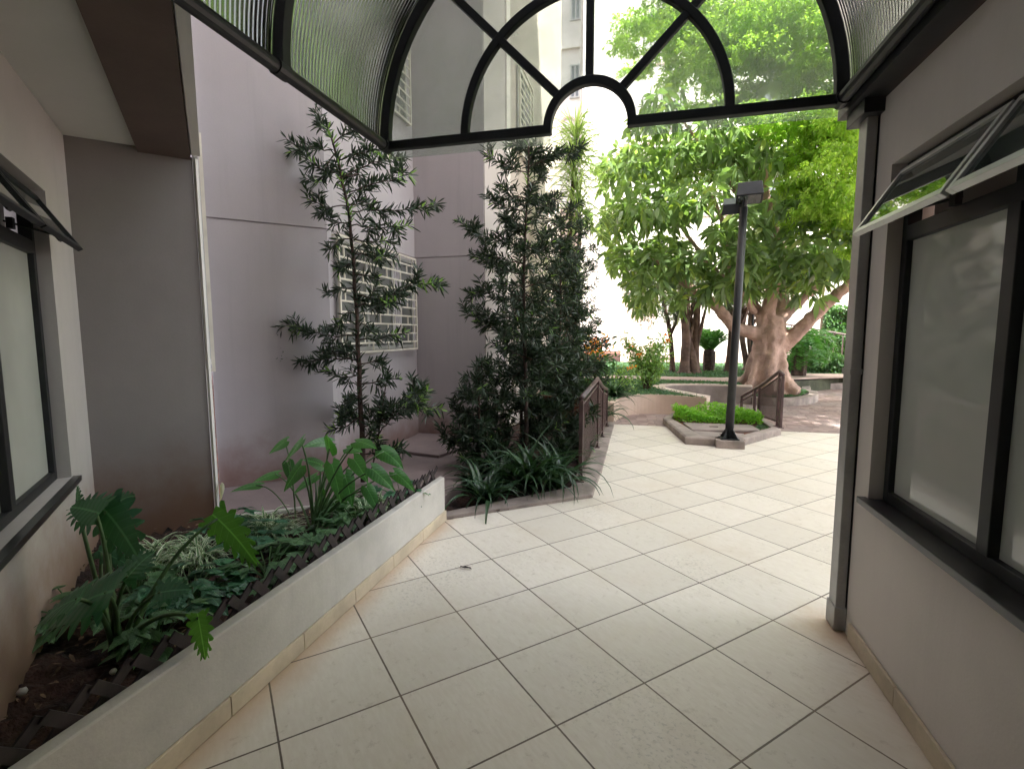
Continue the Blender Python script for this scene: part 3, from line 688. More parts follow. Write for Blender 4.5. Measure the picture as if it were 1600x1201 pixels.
def lamp_head(cx, cy, cz, yaw, tilt, w_, d_, h_):
    Mx = Matrix.Translation((cx, cy, cz)) @ Matrix.Rotation(yaw, 4, 'Z') @ Matrix.Rotation(tilt, 4, 'X')
    T = lambda p: Mx @ Vector(p); m = MB()
    m.add([T(p) for p in ((-w_/2, -d_/2, 0), (w_/2, -d_/2, 0), (w_/2, d_/2, 0), (-w_/2, d_/2, 0), (-w_*.44, -d_*.42, h_), (w_*.44, -d_*.42, h_), (w_*.42, d_*.35, h_*.8), (-w_*.42, d_*.35, h_*.8))], [(0, 3, 2, 1), (4, 5, 6, 7), (0, 1, 5, 4), (1, 2, 6, 5), (2, 3, 7, 6), (3, 0, 4, 7)])
    o = m.build('floodlight', black_metal, lp, bevel=.006)
    g_ = MB(); g_.box((-w_*.42, -d_*.42, -.004), (w_*.42, d_*.42, -.001), T); g_.build('lens', mirror_glass, o)
lamp_head(1.24, 6.80, 3.06, R(-8), R(-12), .30, .28, .17)
lamp_head(1.12, 7.06, 2.98, R(170), R(-25), .30, .26, .15)
f_ = MB(); f_.tube([(1.19, 6.84, 2.96), (1.2, 6.82, 3.08)], .03, 8); f_.bar((1.19, 6.84, 2.97), (1.14, 7.02, 3.0), .04); f_.build('bracket', black_metal, lp)
railing('railing', 'short brown handrail at the right end of the island bed', [(1.97, 7.82), (1.96, 7.95), (1.82, 8.5), (1.78, 8.62), (1.66, 9.0)], [.86, .90, .62, .57, .40], [.10, .10, .10, .10, .06], [1])

# ---------------------------------------------------------------- CURVED GARDEN WALLS, LAWN BEDS
def smooth_line(pts, n=6):
    P = [Vector((*p, 0)) for p in pts]; out_ = []
    for i in range(len(P)-1):
        p0, p1, p2, p3 = P[max(i-1, 0)], P[i], P[i+1], P[min(i+2, len(P)-1)]
        for k in range(n):
            t = k/n; q = .5*((2*p1)+(p2-p0)*t+(2*p0-5*p1+4*p2-p3)*t*t+(3*p1-p0-3*p2+p3)*t**3); out_.append((q.x, q.y))
    return out_+[(P[-1].x, P[-1].y)]
near_w = smooth_line([(-.40, 8.15), (-.34, 8.75), (-.10, 9.25), (.30, 9.42), (.75, 9.32), (1.13, 9.12)])
bay_w = smooth_line([(1.20, 9.30), (1.0, 9.62), (.72, 10.1), (.50, 10.6), (.55, 11.0), (.85, 11.25), (1.5, 11.35), (2.25, 11.2)])
garden_stone = surf('garden_wall_render', (.60, .46, .38), .85, .08, 1.5, 50, .3, .004)
gw = thing('garden_wall', 'low curved beige retaining wall round the lawn bed and paved bay', 'wall', (.4, 10, 0))
m = MB(); m.sweep(near_w, [(-.014, -.02), (-.014, .34), (.13, .34), (.13, -.02)]); m.build('near_wall', garden_stone, gw)
m = MB(); m.sweep(bay_w, [(-.014, -.02), (-.014, .335), (.20, .335), (.20, -.02)]); m.build('bay_wall', concrete, gw)
m = MB(); m.sweep(bay_w, [(-.012, .337), (-.012, .36), (.215, .36), (.215, .337)]); m.build('coping', surf('pale_coping', (.58, .48, .42), .8, .1, 4, 60, .3, .004), gw)
bedpoly = near_w+[(1.16, 9.2)]+bay_w+[(2.3, 11.6), (2.2, 12.4), (-1.5, 12.9), (-1.93, 12.2), (-1.8, 9.0), (-.8, 8.3)]
m = MB(); m.prism(bedpoly, -.02, .325); tag(m.build('lawn_bed', red_soil), kind='structure')
m = MB(); m.prism([(-1.9, 12.6), (2.3, 12.2), (2.5, 13.0), (5.2, 14.6), (9, 15.2), (9, 15.9), (4.5, 15.4), (2.0, 13.5), (-1.9, 13.6)], .30, .333); tag(m.build('garden_path', surf('path_paving', (.50, .37, .32), .85, .15, 2, 40, .3, .004)), kind='structure')
m = MB(); m.prism([(2.3, 12.45), (-12, 13), (-12, 21), (12, 21), (12, 16), (5.1, 14.9), (3.55, 13.3), (2.9, 12.9)], -.02, .27); tag(m.build('rear_lawn', surf('mossy_soil', (.07, .075, .045), .95, .3, 3, 30, .8, .02)), kind='structure')
m = MB(); m.prism([(2.2, 11.22), (2.3, 12.44), (2.9, 12.89), (3.7, 13.3), (3.9, 12.7), (3.62, 11.9), (3.1, 11.25), (2.55, 11.05)], -.02, .125); tag(m.build('tree_bed', surf('bed_soil', (.07, .06, .045), .95, .3, 3, 30, .8, .02)), kind='structure')
kb = MB(); kb.sweep(smooth_line([(2.25, 11.12), (2.6, 10.98), (3.1, 11.15), (3.6, 11.75), (3.85, 12.5), (3.9, 13.2), (5.2, 14.8), (12, 15.9)]), [(-.02, -.01), (-.02, .14), (.16, .14), (.16, -.01)]); tag(kb.build('garden_kerb', kerb_m), 'curved concrete kerb at the foot of the big tree', 'kerb')

def poly_in(poly, x, y):
    ins = False; n = len(poly); j = n-1
    for i in range(n):
        xi, yi = poly[i]; xj, yj = poly[j]
        if (yi > y) != (yj > y) and x < (xj-xi)*(y-yi)/(yj-yi)+xi: ins = not ins
        j = i
    return ins
def grass(name, poly, z, n, L, mat, label, cat='grass', w_=.012, upz=.9):
    xs = [p[0] for p in poly]; ys = [p[1] for p in poly]; P = []
    while len(P) < n:
        x, y = random.uniform(min(xs), max(xs)), random.uniform(min(ys), max(ys))
        if poly_in(poly, x, y): P.append((x, y, z))
    P = np.array(P); D = rng.normal(size=(n, 3))*.7; D[:, 2] = abs(D[:, 2])*.4+upz
    o = leaf_cloud(name, P, D, rng.uniform(.6, 1.2, n)*L, rng.uniform(.8, 1.3, n)*w_, mat, None, droop=.4)
    return tag(o, label, cat, kind='stuff')
inner = near_w[2:]+[(1.1, 9.25)]+[(x-.16, y+.06) for x, y in bay_w[:-1]]+[(2.1, 11.5), (2.2, 12.2), (-1.4, 12.6), (-1.8, 9.0), (-.8, 8.5)]
grass('grass', inner, .325, 16000, .085, leaf_grass, 'short shaded ground cover on the near lawn bed beside the walk', w_=.02)
grass('grass', [(-1.9, 13.7), (2.0, 13.6), (4.5, 15.5), (9, 16), (9, 20.2), (-3, 20.2)], .29, 26000, .12, leaf_grass, 'dull green ground cover under the far garden trees', w_=.03)
grass('grass', [(2.4, 11.3), (2.4, 12.2), (3.6, 13.2), (3.7, 12.6), (3.3, 11.7), (2.8, 11.3)], .12, 4000, .09, leaf_grass, 'patch of ground cover round the foot of the big tree', w_=.02)

# ---------------------------------------------------------------- FAR BUILDINGS
fb = thing('apartment_building', 'sunlit pale apartment block behind the garden, long wall with block vent', 'building', (4, 21, 0))
f_ = MB(); f_.box((-.75, 20.6, .25), (22, 30, 25)); f_.build('wall', pale_wall, fb)
f_ = MB(); f_.box((-.76, 20.57, .28), (22, 20.598, .62)); f_.build('plinth', pink_wall, fb)
f_ = MB(); f_.box((-.762, 20.572, .63), (.55, 20.597, 2.9)); f_.build('pink_panel', pink_wall, fb)
for z in (3.0, 5.8, 8.6, 11.4, 14.2, 17.0):
    f_ = MB(); f_.box((-.762, 20.568, z), (22, 20.597, z+.05)); f_.build('string_course', pink_wall, fb)
vg = MB(); vg.box((1.96, 20.585, .98), (2.36, 20.598, 2.08)); o = vg.build('vent', rubber, fb)
vg = MB()
for i in range(4): vg.box((1.955+i*.128, 20.574, .98), (1.985+i*.128, 20.584, 2.08))
for j in range(11): vg.box((1.955, 20.570, .98+j*.107), (2.37, 20.5735, 1.0+j*.107))
vg.build('grid', pale_wall, o)
def far_window(parent, x0, x1, y_, z0, z1, blind=False):
    f = MB(); w_ = .06
    f.box((x0, y_-.05, z0), (x0+w_, y_-.002, z1)); f.box((x1-w_, y_-.05, z0), (x1, y_-.002, z1)); f.box((x0+w_, y_-.05, z0), (x1-w_, y_-.002, z0+w_)); f.box((x0+w_, y_-.05, z1-w_), (x1-w_, y_-.002, z1)); f.box(((x0+x1)/2-.03, y_-.045, z0+w_), ((x0+x1)/2+.03, y_-.003, z1-w_))
    o = f.build('window', alu_pale, parent); p = MB(); p.box((x0+w_, y_-.02, z0+w_), (x1-w_, y_-.003, z1-w_)); p.build('pane', far_glass, o)
    if blind:
        p = MB(); n = 9
        for k in range(n):
            a = x0+w_+(x1-x0-2*w_)*(k/n); p.box((a, y_-.035-.008*(k % 2), z0+.1), (a+(x1-x0)/n*.8, y_-.022, z1-w_))
        p.build('curtain', curtain, o)
for z in (6.3, 9.1, 11.9, 14.7):
    for x in (-.1, 3.6, 7.4, 11.0): far_window(fb, x, x+1.5, 20.6, z, z+1.3, x < 0)
fc = thing('apartment_building', 'bright white apartment tower seen past the mauve wall, with curtained windows', 'building', (-6, 23, 0))
f_ = MB(); f_.box((-16, 22.5, 0), (-2.72, 23.4, 25)); f_.build('wall', pale_wall, fc)
f_ = MB(); f_.box((-16, 22.47, 0), (-2.75, 22.498, 6.9)); f_.build('pink_base', pink_wall, fc)
for z in (10.2, 13.4, 16.6):
    f_ = MB(); f_.box((-16, 22.40, z), (-2.72, 22.498, z+.14)); f_.build('string_course', pale_wall, fc)
for z in (11.4, 14.5, 17.6):
    far_window(fc, -3.15-.0, -2.98+.25, 22.5, z, z+1.35, False); far_window(fc, -6.5, -5.0, 22.5, z, z+1.3, True)
m = MB(); m.tube([(-3.2+.32*math.cos(R(a)), 22.47, 10.35+.32*math.sin(R(a))) for a in range(0, 181, 20)], .05, 6); m.build('arch_moulding', pink_wall, fc)
fe = thing('apartment_building', 'distant white apartment block in the gap between the two nearer ones', 'building', (-1, 40, 0))
f_ = MB(); f_.box((-14, 42, 0), (10, 52, 34)); f_.build('wall', pale_wall, fe)
for z in (2, 5, 8, 11, 23, 26):
    for x in (-7.4, 1): far_window(fe, x, x+1.5, 42, z, z+1.3)

# ---------------------------------------------------------------- PODOCARPUS SHRUBS
def podocarpus(label, trunk, branches, leafL=.098, dens=330, r0=.027, loc=None, dark=1, newtips=.25, extra_stems=(), lw=.0145, comp=.6, twig=.05):
    loc = trunk[0]; t = thing('podocarpus_shrub', label, 'shrub', tuple(loc), 'narrow-leaved evergreen shrubs by the mauve wall')
    tk = resample(trunk, .12); m = MB(); n = len(tk); m.tube([p+Vector((random.uniform(-1, 1), random.uniform(-1, 1), 0))*.004 for p in tk], [r0*(1-.75*i/n) for i in range(n)], 8, jit=.06)
    for es in extra_stems: ek = resample(es, .1); m.tube(ek, [.009*(1-.6*i/len(ek)) for i in range(len(ek))], 6)
    m.build('trunk', bark_pod, t, smooth=True)
    bm_ = MB(); P = []; D = []; P2 = []; D2 = []
    def leafy(path, d0, frac0, dn):
        for i in range(len(path)-1):
            a, b = path[i], path[i+1]; f = i/(len(path)-1); d = (b-a).normalized(); L_ = (b-a).length
            if f < frac0: continue
            k = dn*L_; k = int(k)+(random.random() < k % 1)
            for _ in range(k):
                q = a.lerp(b, random.random()); rv = Vector((random.gauss(0, 1), random.gauss(0, 1), random.gauss(0, 1))); rv = (rv-d*rv.dot(d)).normalized()
                dd = d*random.uniform(.25, 1.0)+rv*random.uniform(.7, 1.1)+Vector((0, 0, .12))
                if f > .7 and random.random() < newtips: P2.append(q); D2.append(dd)
                else: P.append(q); D.append(dd)
    for br in branches:
        pts = resample(br, .05); n = len(pts); pts = [p+Vector((random.gauss(0, 1), random.gauss(0, 1), random.gauss(0, 1)))*.006 for p in pts]
        bm_.tube(pts, [.0065*(1-.7*i/n) for i in range(n)], 5); ln = sum((b-a).length for a, b in zip(pts, pts[1:]))
        leafy(pts, None, .12 if ln < .35 else .22, dens)
        # side twigs
        for _ in range(int(ln/twig)):
            i = random.randrange(max(1, n//5), n); d = (pts[min(i+1, n-1)]-pts[i-1]).normalized(); side = d.cross(Vector((random.gauss(0, 1), random.gauss(0, 1), random.gauss(0, 1)))).normalized()
            e = pts[i]+(d*.6+side).normalized()*random.uniform(.05, .13)+Vector((0, 0, .02)); tw = [pts[i], pts[i].lerp(e, .5), e]
            bm_.tube(tw, .0025, 4); leafy(tw, None, 0, dens)
    leafy(tk, None, .18, dens*.7)
    bm_.build('branches', bark_pod, t)
    n1, n2 = len(P), len(P2); P += P2; D += D2
    sc = np.r_[rng.uniform(.7, 1.15, n1), rng.uniform(.6, 1.0, n2)]
    fo = leaf_cloud('foliage', P, D, sc*leafL, rng.uniform(.8, 1.2, n1+n2)*lw, leaf_pod, t, droop=.08)
    fo.data.materials.append(leaf_pod_new); mi = np.tile(np.r_[np.zeros(n1, int), np.ones(n2, int)], 3); fo.data.polygons.foreach_set('material_index', mi)
    return t
def px_shrub(label, v, trunk_px, br_px, jitter=.28, comp=.6, **k):
    """trunk and branches drawn at the shrub's depth, each branch with its own reach towards or away"""
    tr = [at(x, y, v) for x, y in trunk_px]; brs = []
    for br in br_px:
        dv = random.uniform(-jitter, jitter); n = len(br); brs.append([at(x, y, v+dv*i/max(1, n-1)) for i, (x, y) in enumerate(br)])
        if random.random() < comp:   # a companion branch pointing out of the picture plane
            a = brs[-1][0]; dz = random.choice((-1, 1))*random.uniform(.12, .28); brs.append([a, a+Vector((random.uniform(-.12, .12), dz*.6, .05)), a+Vector((random.uniform(-.2, .2), dz, .04))])
    return podocarpus(label, tr, brs, **k)
tr1 = [(568, 752), (566, 690), (562, 600), (558, 500), (552, 400), (545, 330), (530, 260), (518, 215), (512, 198)]
br1 = [[(512, 215), (505, 200), (498, 196)], [(518, 225), (545, 205), (570, 200)], [(520, 235), (490, 230), (455, 238)], [(525, 240), (505, 265), (480, 250)], [(528, 250), (560, 240), (600, 232)], [(535, 268), (510, 270), (495, 285)],
       [(538, 275), (580, 255), (625, 245)], [(545, 300), (600, 285), (640, 272)], [(545, 320), (510, 325), (480, 308)], [(548, 330), (600, 330), (678, 322)], [(550, 345), (520, 350), (510, 335)], [(550, 350), (590, 358), (640, 352)],
       [(552, 372), (530, 375), (523, 388)], [(553, 375), (580, 380), (602, 378)], [(554, 395), (585, 402), (600, 398)], [(554, 410), (535, 415), (528, 425)], [(556, 430), (575, 428), (590, 440)], [(556, 450), (530, 452), (516, 462)],
       [(558, 462), (600, 468), (640, 448), (686, 440)], [(558, 475), (590, 480), (620, 470)], [(558, 490), (540, 490), (530, 505)], [(560, 505), (575, 510), (582, 520)], [(560, 522), (520, 525), (480, 518), (445, 505)], [(560, 530), (590, 530), (632, 520)],
       [(560, 548), (545, 552), (530, 545)], [(562, 562), (520, 560), (470, 565), (425, 566)], [(562, 570), (585, 565), (600, 560)], [(563, 585), (530, 590), (515, 578)], [(563, 600), (600, 595), (625, 590)], [(564, 615), (545, 630), (540, 640)],
       [(564, 635), (540, 650), (528, 650)], [(565, 650), (545, 665), (515, 672)], [(566, 668), (590, 660), (600, 640)], [(566, 690), (600, 640), (620, 628), (690, 640)], [(590, 680), (620, 640), (650, 615)], [(590, 660), (640, 640), (668, 612)], [(566, 700), (580, 680), (592, 690)], [(566, 710), (600, 705), (625, 700)]]
px_shrub('slender dark evergreen shrub with sparse tiers, in front of the barred window', 3.95, tr1, br1, dens=215, newtips=.42, comp=.15, twig=.11, extra_stems=([at(580, 740, 3.95), at(590, 690, 3.95), at(603, 600, 3.9)],))
tr2 = [(822, 735), (822, 640), (820, 540), (818, 440), (822, 340), (826, 270), (826, 225)]
br2 = [[(826, 240), (815, 228), (800, 226)], [(826, 250), (845, 235), (870, 240)], [(825, 268), (790, 262), (762, 240)], [(826, 262), (860, 245), (905, 238)], [(824, 290), (845, 280), (850, 272)], [(823, 310), (800, 305), (785, 292)], [(823, 330), (790, 325), (768, 312)],
       [(822, 345), (850, 330), (862, 310)], [(822, 360), (800, 355), (785, 340)], [(821, 385), (770, 375), (740, 362), (715, 345)], [(820, 400), (850, 390), (870, 372)], [(820, 415), (790, 405), (755, 395)], [(819, 430), (780, 420), (745, 402)], [(819, 450), (850, 440), (870, 420)],
       [(818, 470), (780, 465), (748, 455), (735, 470)], [(818, 490), (775, 500), (730, 490)], [(818, 510), (780, 520), (745, 500)], [(819, 530), (850, 520), (870, 505)], [(820, 560), (800, 550), (785, 530)], [(820, 580), (795, 590), (770, 590)], [(820, 600), (850, 590), (870, 570)], [(821, 620), (790, 620), (755, 618)],
       [(821, 640), (790, 650), (745, 640)], [(821, 660), (780, 670), (735, 655)], [(821, 680), (770, 690), (715, 650)], [(821, 690), (850, 680), (880, 660)], [(822, 700), (780, 700), (720, 680)], [(822, 560), (850, 560), (875, 545)], [(821, 460), (840, 470), (862, 470)], [(820, 640), (850, 640), (880, 620)]]
px_shrub('tall dense evergreen shrub standing in the bed before the far mauve corner', 4.95, tr2, br2, .45, dens=210, newtips=.2, r0=.026)
# four bushier neighbours, generated
def bushy(label, base, H, spread, nb, dens=200, tilt=(0, 0), n_st=1, newtips=.08, bare=.22):
    b = Vector(base); brs = []; tops = []
    tk = [b, b+Vector((tilt[0]*.4, tilt[1]*.4, H*.5)), b+Vector((tilt[0], tilt[1], H))]
    for k in range(nb):
        f = bare+(1-bare)*(k+random.random()*.8)/nb; a0 = tk[0].lerp(tk[1], f*2) if f < .5 else tk[1].lerp(tk[2], (f-.5)*2)
        az = k*2.4+random.uniform(-.4, .4); L_ = spread*(1.1-.65*f)*random.uniform(.55, 1.1); d = Vector((math.cos(az), math.sin(az), 0))
        brs.append([a0, a0+d*L_*.5+Vector((0, 0, L_*.12)), a0+d*L_+Vector((0, 0, L_*random.uniform(.1, .45)))])
    return podocarpus(label, tk, brs, dens=dens, newtips=newtips, r0=.024)
bushy('leafy dark evergreen shrub crowding the long railing, tallest of the bed', (-.98, 6.3, 0), 2.95, .62, 50, dens=165)
bushy('broad evergreen shrub between the railing and the mauve tower wall', (-1.35, 5.75, 0), 2.2, .52, 30, dens=150)
bushy('evergreen shrub at the far end of the bed under the spiky dracaena', (-.95, 7.4, 0), 2.7, .6, 50, dens=150)
bushy('low young evergreen shrub near the planter end', (-1.55, 4.75, 0), 1.15, .38, 24, dens=200, bare=.1)
bushy('low evergreen shrub bending towards the long railing', (-.85, 5.4, 0), 1.35, .5, 30, dens=190, bare=.1)

# ---------------------------------------------------------------- STRAP-LEAVED CLUMPS
def clump(label, cs, n, L, W, el, drp, mat=None, name='strap_leaf_plant', cat='plant', group='strap-leaved clumps under the shrubs', spread=.06):
    t = thing(name, label, cat, cs, group); straps('leaves', rosette_blades(cs, n, L, W, el, drp, spread), mat or leaf_strap, t); return t
clump('strap-leaved clump beside the planter end at the front corner of the bed', (-1.25, 3.98, .02), 40, .50, .040, (.5, 1.4), (.9, 2.0))
clump('tallest strap-leaved clump in the middle of the bed edge', (-.98, 4.42, .02), 70, .72, .044, (.7, 1.5), (.7, 1.8))
clump('broad strap-leaved clump between the bed corner and the tallest clump', (-1.22, 4.42, .02), 50, .60, .042, (.7, 1.5), (.7, 1.8))
clump('low strap-leaved clump in the shade behind the planter end', (-1.45, 4.35, .02), 36, .45, .038, (.6, 1.5), (.7, 1.9))
c3 = thing('strap_leaf_plant', 'strap-leaved clump with long leaves flopping over the tiles by the railing foot', 'plant', (-.74, 4.55, .02), 'strap-leaved clumps under the shrubs')
bl = rosette_blades((-.74, 4.55, .02), 54, .66, .044, (.7, 1.5), (.8, 1.9), .07)
bl += [((-.72, 4.50, .05), R(-62), .72, .040, 1.15, 2.35), ((-.70, 4.48, .05), R(-75), .62, .038, 1.2, 2.6), ((-.66, 4.52, .05), R(-38), .78, .036, 1.0, 1.75), ((-.75, 4.5, .05), R(-85), .66, .038, 1.3, 2.5), ((-.7, 4.5, .04), R(-50), .5, .04, 1.1, 2.3)]
straps('leaves', bl, leaf_strap, c3)
clump('strap-leaved clump behind the front railing post', (-.80, 5.15, .02), 36, .62, .036, (.8, 1.5), (.7, 1.7))
clump('strap-leaved clump beside the middle of the long railing', (-.78, 5.95, .02), 36, .60, .036, (.8, 1.5), (.7, 1.7))
clump('strap-leaved clump at the far end of the long railing', (-.62, 8.0, .02), 46, .80, .045, (.7, 1.45), (.7, 1.7))
clump('strap-leaved clump on the curved wall behind the railing, leaves splayed right', (-.42, 8.95, .30), 46, .66, .055, (.3, 1.35), (.5, 1.5))
clump('strap-leaved clump deep in the bed against the far mauve wall', (-1.45, 5.2, .02), 30, .6, .036, (.8, 1.5), (.7, 1.7))

# dracaena heads at the far end
dc = thing('dracaena', 'tall dracaena with spiky pale green heads against the bright sky', 'plant', (-1.25, 8.8, 0))
m = MB(); m.tube(bez((-1.25, 8.8, 0), (-1.3, 8.8, 2.4), (-1.12, 8.8, 4.7)), [.05, .05, .045, .045, .04, .04, .035, .03, .03], 8); m.tube(bez((-1.25, 8.8, 1.6), (-1.0, 8.8, 2.6), (-1.05, 8.8, 3.5)), .03, 8); m.build('stem', stem_brown, dc, smooth=True)
bl = []
for c in ((-1.12, 8.8, 4.75), (-1.05, 8.8, 3.6), (-1.25, 8.7, 2.6), (-1.15, 8.8, 4.3)):
    for i in range(150): bl.append(((c[0], c[1], c[2]+random.uniform(-.45, .15)), random.uniform(0, 6.28), random.uniform(.5, .85), .030, random.uniform(-.5, 1.15), random.uniform(.2, 1.2)))
straps('leaves', bl, leaf_yucca, dc)
# bright croton-like flowers
cr = thing('flowering_shrub', 'shrub with glowing red and yellow leaves behind the dark evergreens', 'shrub', (-.85, 9.2, .32))
m = MB()
for k in range(6): m.tube([(-.85, 9.2, .32), (-.85+random.uniform(-.25, .25), 9.2+random.uniform(-.2, .2), 1.25)], .009, 5)
m.build('stem', stem_brown, cr)
n = 130; P = np.array([-.80, 9.15, 1.22])+rng.normal(size=(n, 3))*(.13, .14, .10); D = rng.normal(size=(n, 3)); D[:, 2] = abs(D[:, 2])+.3
leaf_cloud('coloured_foliage', P, D, .12, .04, petal_y, cr)
n = 500; P = np.array([-.8, 9.2, .85])+rng.normal(size=(n, 3))*(.22, .2, .22); D = rng.normal(size=(n, 3)); D[:, 2] = abs(D[:, 2])+.1
leaf_cloud('leaves', P, D, .13, .045, leaf_hedge, cr)

# ---------------------------------------------------------------- PLANTS IN THE PLANTER
def leafy_plant(name, label, cat, base, specs, mat, style, stem_r=.006, stem_mat=None, group=None, mats=None):
    """specs: (attach point, direction, up, length, width); a curved petiole runs from the base to each blade"""
    t = thing(name, label, cat, base, group); sm = MB(); b = Vector(base)
    for i, (p, d, up, L_, W_) in enumerate(specs):
        p = Vector(p); mid = b.lerp(p, .55)+Vector((0, 0, .25*(p-b).length))*.6-Vector(d).normalized()*.05
        sm.tube(bez(b+Vector((random.uniform(-1, 1), random.uniform(-1, 1), 0))*.02, mid, p), [stem_r*(1.4-.09*k) for k in range(9)], 6)
    sm.build('stems', stem_mat or stem_green, t, smooth=True)
    if style == 'heart': V = []; F = []
    for i, (p, d, up, L_, W_) in enumerate(specs):
        if style != 'heart': V = []; F = []
        broad_leaf(V, F, p, d, up, L_, W_, style, random.uniform(.1, .35), random.uniform(.2, .7))
        if style != 'heart': mesh_obj('leaf', V, F, (mats or {}).get(i, mat), t, smooth=True, fix=False, uv=UVS.pop(id(V)))
    if style == 'heart': mesh_obj('leaves', V, F, mat, t, smooth=True, fix=False, uv=UVS.pop(id(V)))
    return t
# the big monstera at the front left
b0 = (-1.98, 1.42, .19)
leafy_plant('monstera', 'large split-leaved monstera at the near end of the planter', 'plant', b0, [
    (at(150, 800, 1.40), (-.80, .10, .10), (.1, -.8, .6), .17, .17),
    (at(165, 798, 1.45), (.60, .0, -.45), (-.1, -.75, .6), .22, .19),
    (at(165, 925, 1.22), (-.95, -.15, -.22), (-.05, -.55, .8), .27, .25),
    (at(340, 810, 1.75), (.72, .1, -.55), (-.1, -.8, .6), .25, .15),
    (at(310, 965, 1.35), (.25, -.1, -.9), (.4, -.85, .3), .14, .085),
    (at(120, 790, 1.45), (.05, .1, .95), (-.3, -.9, .1), .12, .09),
    (at(175, 790, 1.5), (.55, .3, .55), (-.2, -.8, .5), .13, .10),
    (at(160, 862, 1.5), (.9, .1, -.25), (0, -.7, .7), .17, .08),
    (at(120, 935, 1.12), (-.9, -.1, -.25), (-.05, -.5, .85), .17, .15),
    (at(200, 900, 1.3), (.1, .3, .35), (0, -.8, .6), .15, .14),
    (at(250, 925, 1.4), (.5, .2, .1), (0, -.6, .8), .13, .12)],
    leaf_mon, 'split', .008, mats={3: leaf_mon_bright, 4: leaf_mon_bright})
# arum-like clump
b1 = Vector((-1.98, 2.66, .2)); sp_ = []
for (px, py, dx, dz) in ((512, 690, -.4, .1), (545, 700, .6, .1), (470, 690, -.5, -.5), (500, 725, -.2, .3), (585, 735, .8, -.5), (600, 705, .7, -.2), (540, 745, .5, -.6), (468, 730, -.6, -.6), (515, 700, .1, .6), (560, 690, .7, .1),
                         (430, 740, -.8, -.1), (575, 765, .7, -.8), (530, 780, .2, -.8), (520, 730, .3, -.6), (620, 740, .9, -.4), (490, 745, -.5, -.3), (555, 720, .4, -.3), (500, 770, -.1, -.8)):
    v = 2.66+random.uniform(-.18, .30); sp_.append((at(px, py, v), (dx, random.uniform(-.5, .1), dz), (random.uniform(-.3, .3), -.6, .8), random.uniform(.15, .20), random.uniform(.08, .12)))
leafy_plant('arum_plant', 'glossy green arum clump with upright stalks in the middle of the planter', 'plant', b1, sp_, leaf_taro, 'heart', .006)
pl_stub = MB(); pl_stub.tube([(-1.98, 2.66, .15), (-1.97, 2.65, .30)], [.05, .03], 8); 
ab = thing('arum_plant', 'drooping pale arum leaf in front of the white corner edge', 'plant', (-2.15, 2.72, .19))
sp_ = [(at(400, 758, 2.75), (-.9, -.2, .0), (0, -.5, .9), .20, .07), (at(445, 690, 2.8), (-.6, -.2, -.3), (0, -.6, .8), .13, .10), (at(450, 725, 2.8), (.3, -.2, -.6), (0, -.6, .8), .12, .08)]
m = MB(); 
for p, *_ in sp_: m.tube(bez((-2.15, 2.72, .19), Vector(p)*.5+Vector((-2.1, 2.72, .5))*.5, p), .004, 5)
m.build('stems', stem_green, ab); V = []; F = []
for q in sp_: broad_leaf(V, F, *q, 'heart', .2, .5)
mesh_obj('leaves', V, F, leaf_taro, ab, smooth=True, fix=False, uv=UVS.pop(id(V)))
V = []; F = []; broad_leaf(V, F, at(345, 760, 2.7), (.05, -.1, -1), (0, -1, .1), .10, .035, 'heart', .8, .1); mesh_obj('spathe', V, F, petal_w, ab, smooth=True, fix=False); UVS.clear()
# spider plants
sps = [(-2.62, 2.12, 'spider plant with striped leaves against the greige end wall'), (-2.42, 2.22, 'spider plant with striped leaves just right of the wall one'), (-2.47, 1.98, 'striped spider plant in front of the other two near the wall'), (-2.28, 2.10, 'striped spider plant nearest the young monstera leaf'),
       (-2.18, 2.58, 'striped spider plant left of the arum clump'), (-1.80, 2.98, 'striped spider plant right of the arum clump'), (-1.72, 3.15, 'striped spider plant at the far end beside the lattice'), (-2.35, 2.66, 'small spider plant near the back kerb of the planter')]
for (x, y, lab) in sps: clump(lab, (x, y, .20), 64, .28, .018, (.4, 1.45), (1.2, 2.6), leaf_spider, 'spider_plant', group='striped spider plants in the planter', spread=.05)
# lobed ivy-like leaves spread between them, counted as individual small plants
def lobed(label, c, n, sp, L_):
    t = thing('ivy_plant', label, 'plant', c, 'small leafy plants low in the planter'); m = MB(); V = []; F = []
    for k in range(n):
        az = random.uniform(0, 6.28); r = sp*math.sqrt(random.random()); p = Vector((c[0]+r*math.cos(az), c[1]+r*math.sin(az), c[2]+random.uniform(.04, .16)))
        m.tube(bez(c, Vector(c).lerp(p, .5)+Vector((0, 0, .06)), p, 4), .0025, 4)
        for (a2, s_) in ((0, 1), (.95, .7), (-.95, .7)):
            d = Vector((math.cos(az+a2), math.sin(az+a2), -.1)); broad_leaf(V, F, p, d, (random.uniform(-.3, .3), random.uniform(-.3, .3), 1), L_*s_, L_*s_*.62, 'heart', .2, .4)
    m.build('stems', stem_green, t); mesh_obj('leaves', V, F, leaf_ivy if n % 2 else leaf_mon, t, smooth=True, fix=False, uv=UVS.pop(id(V)))
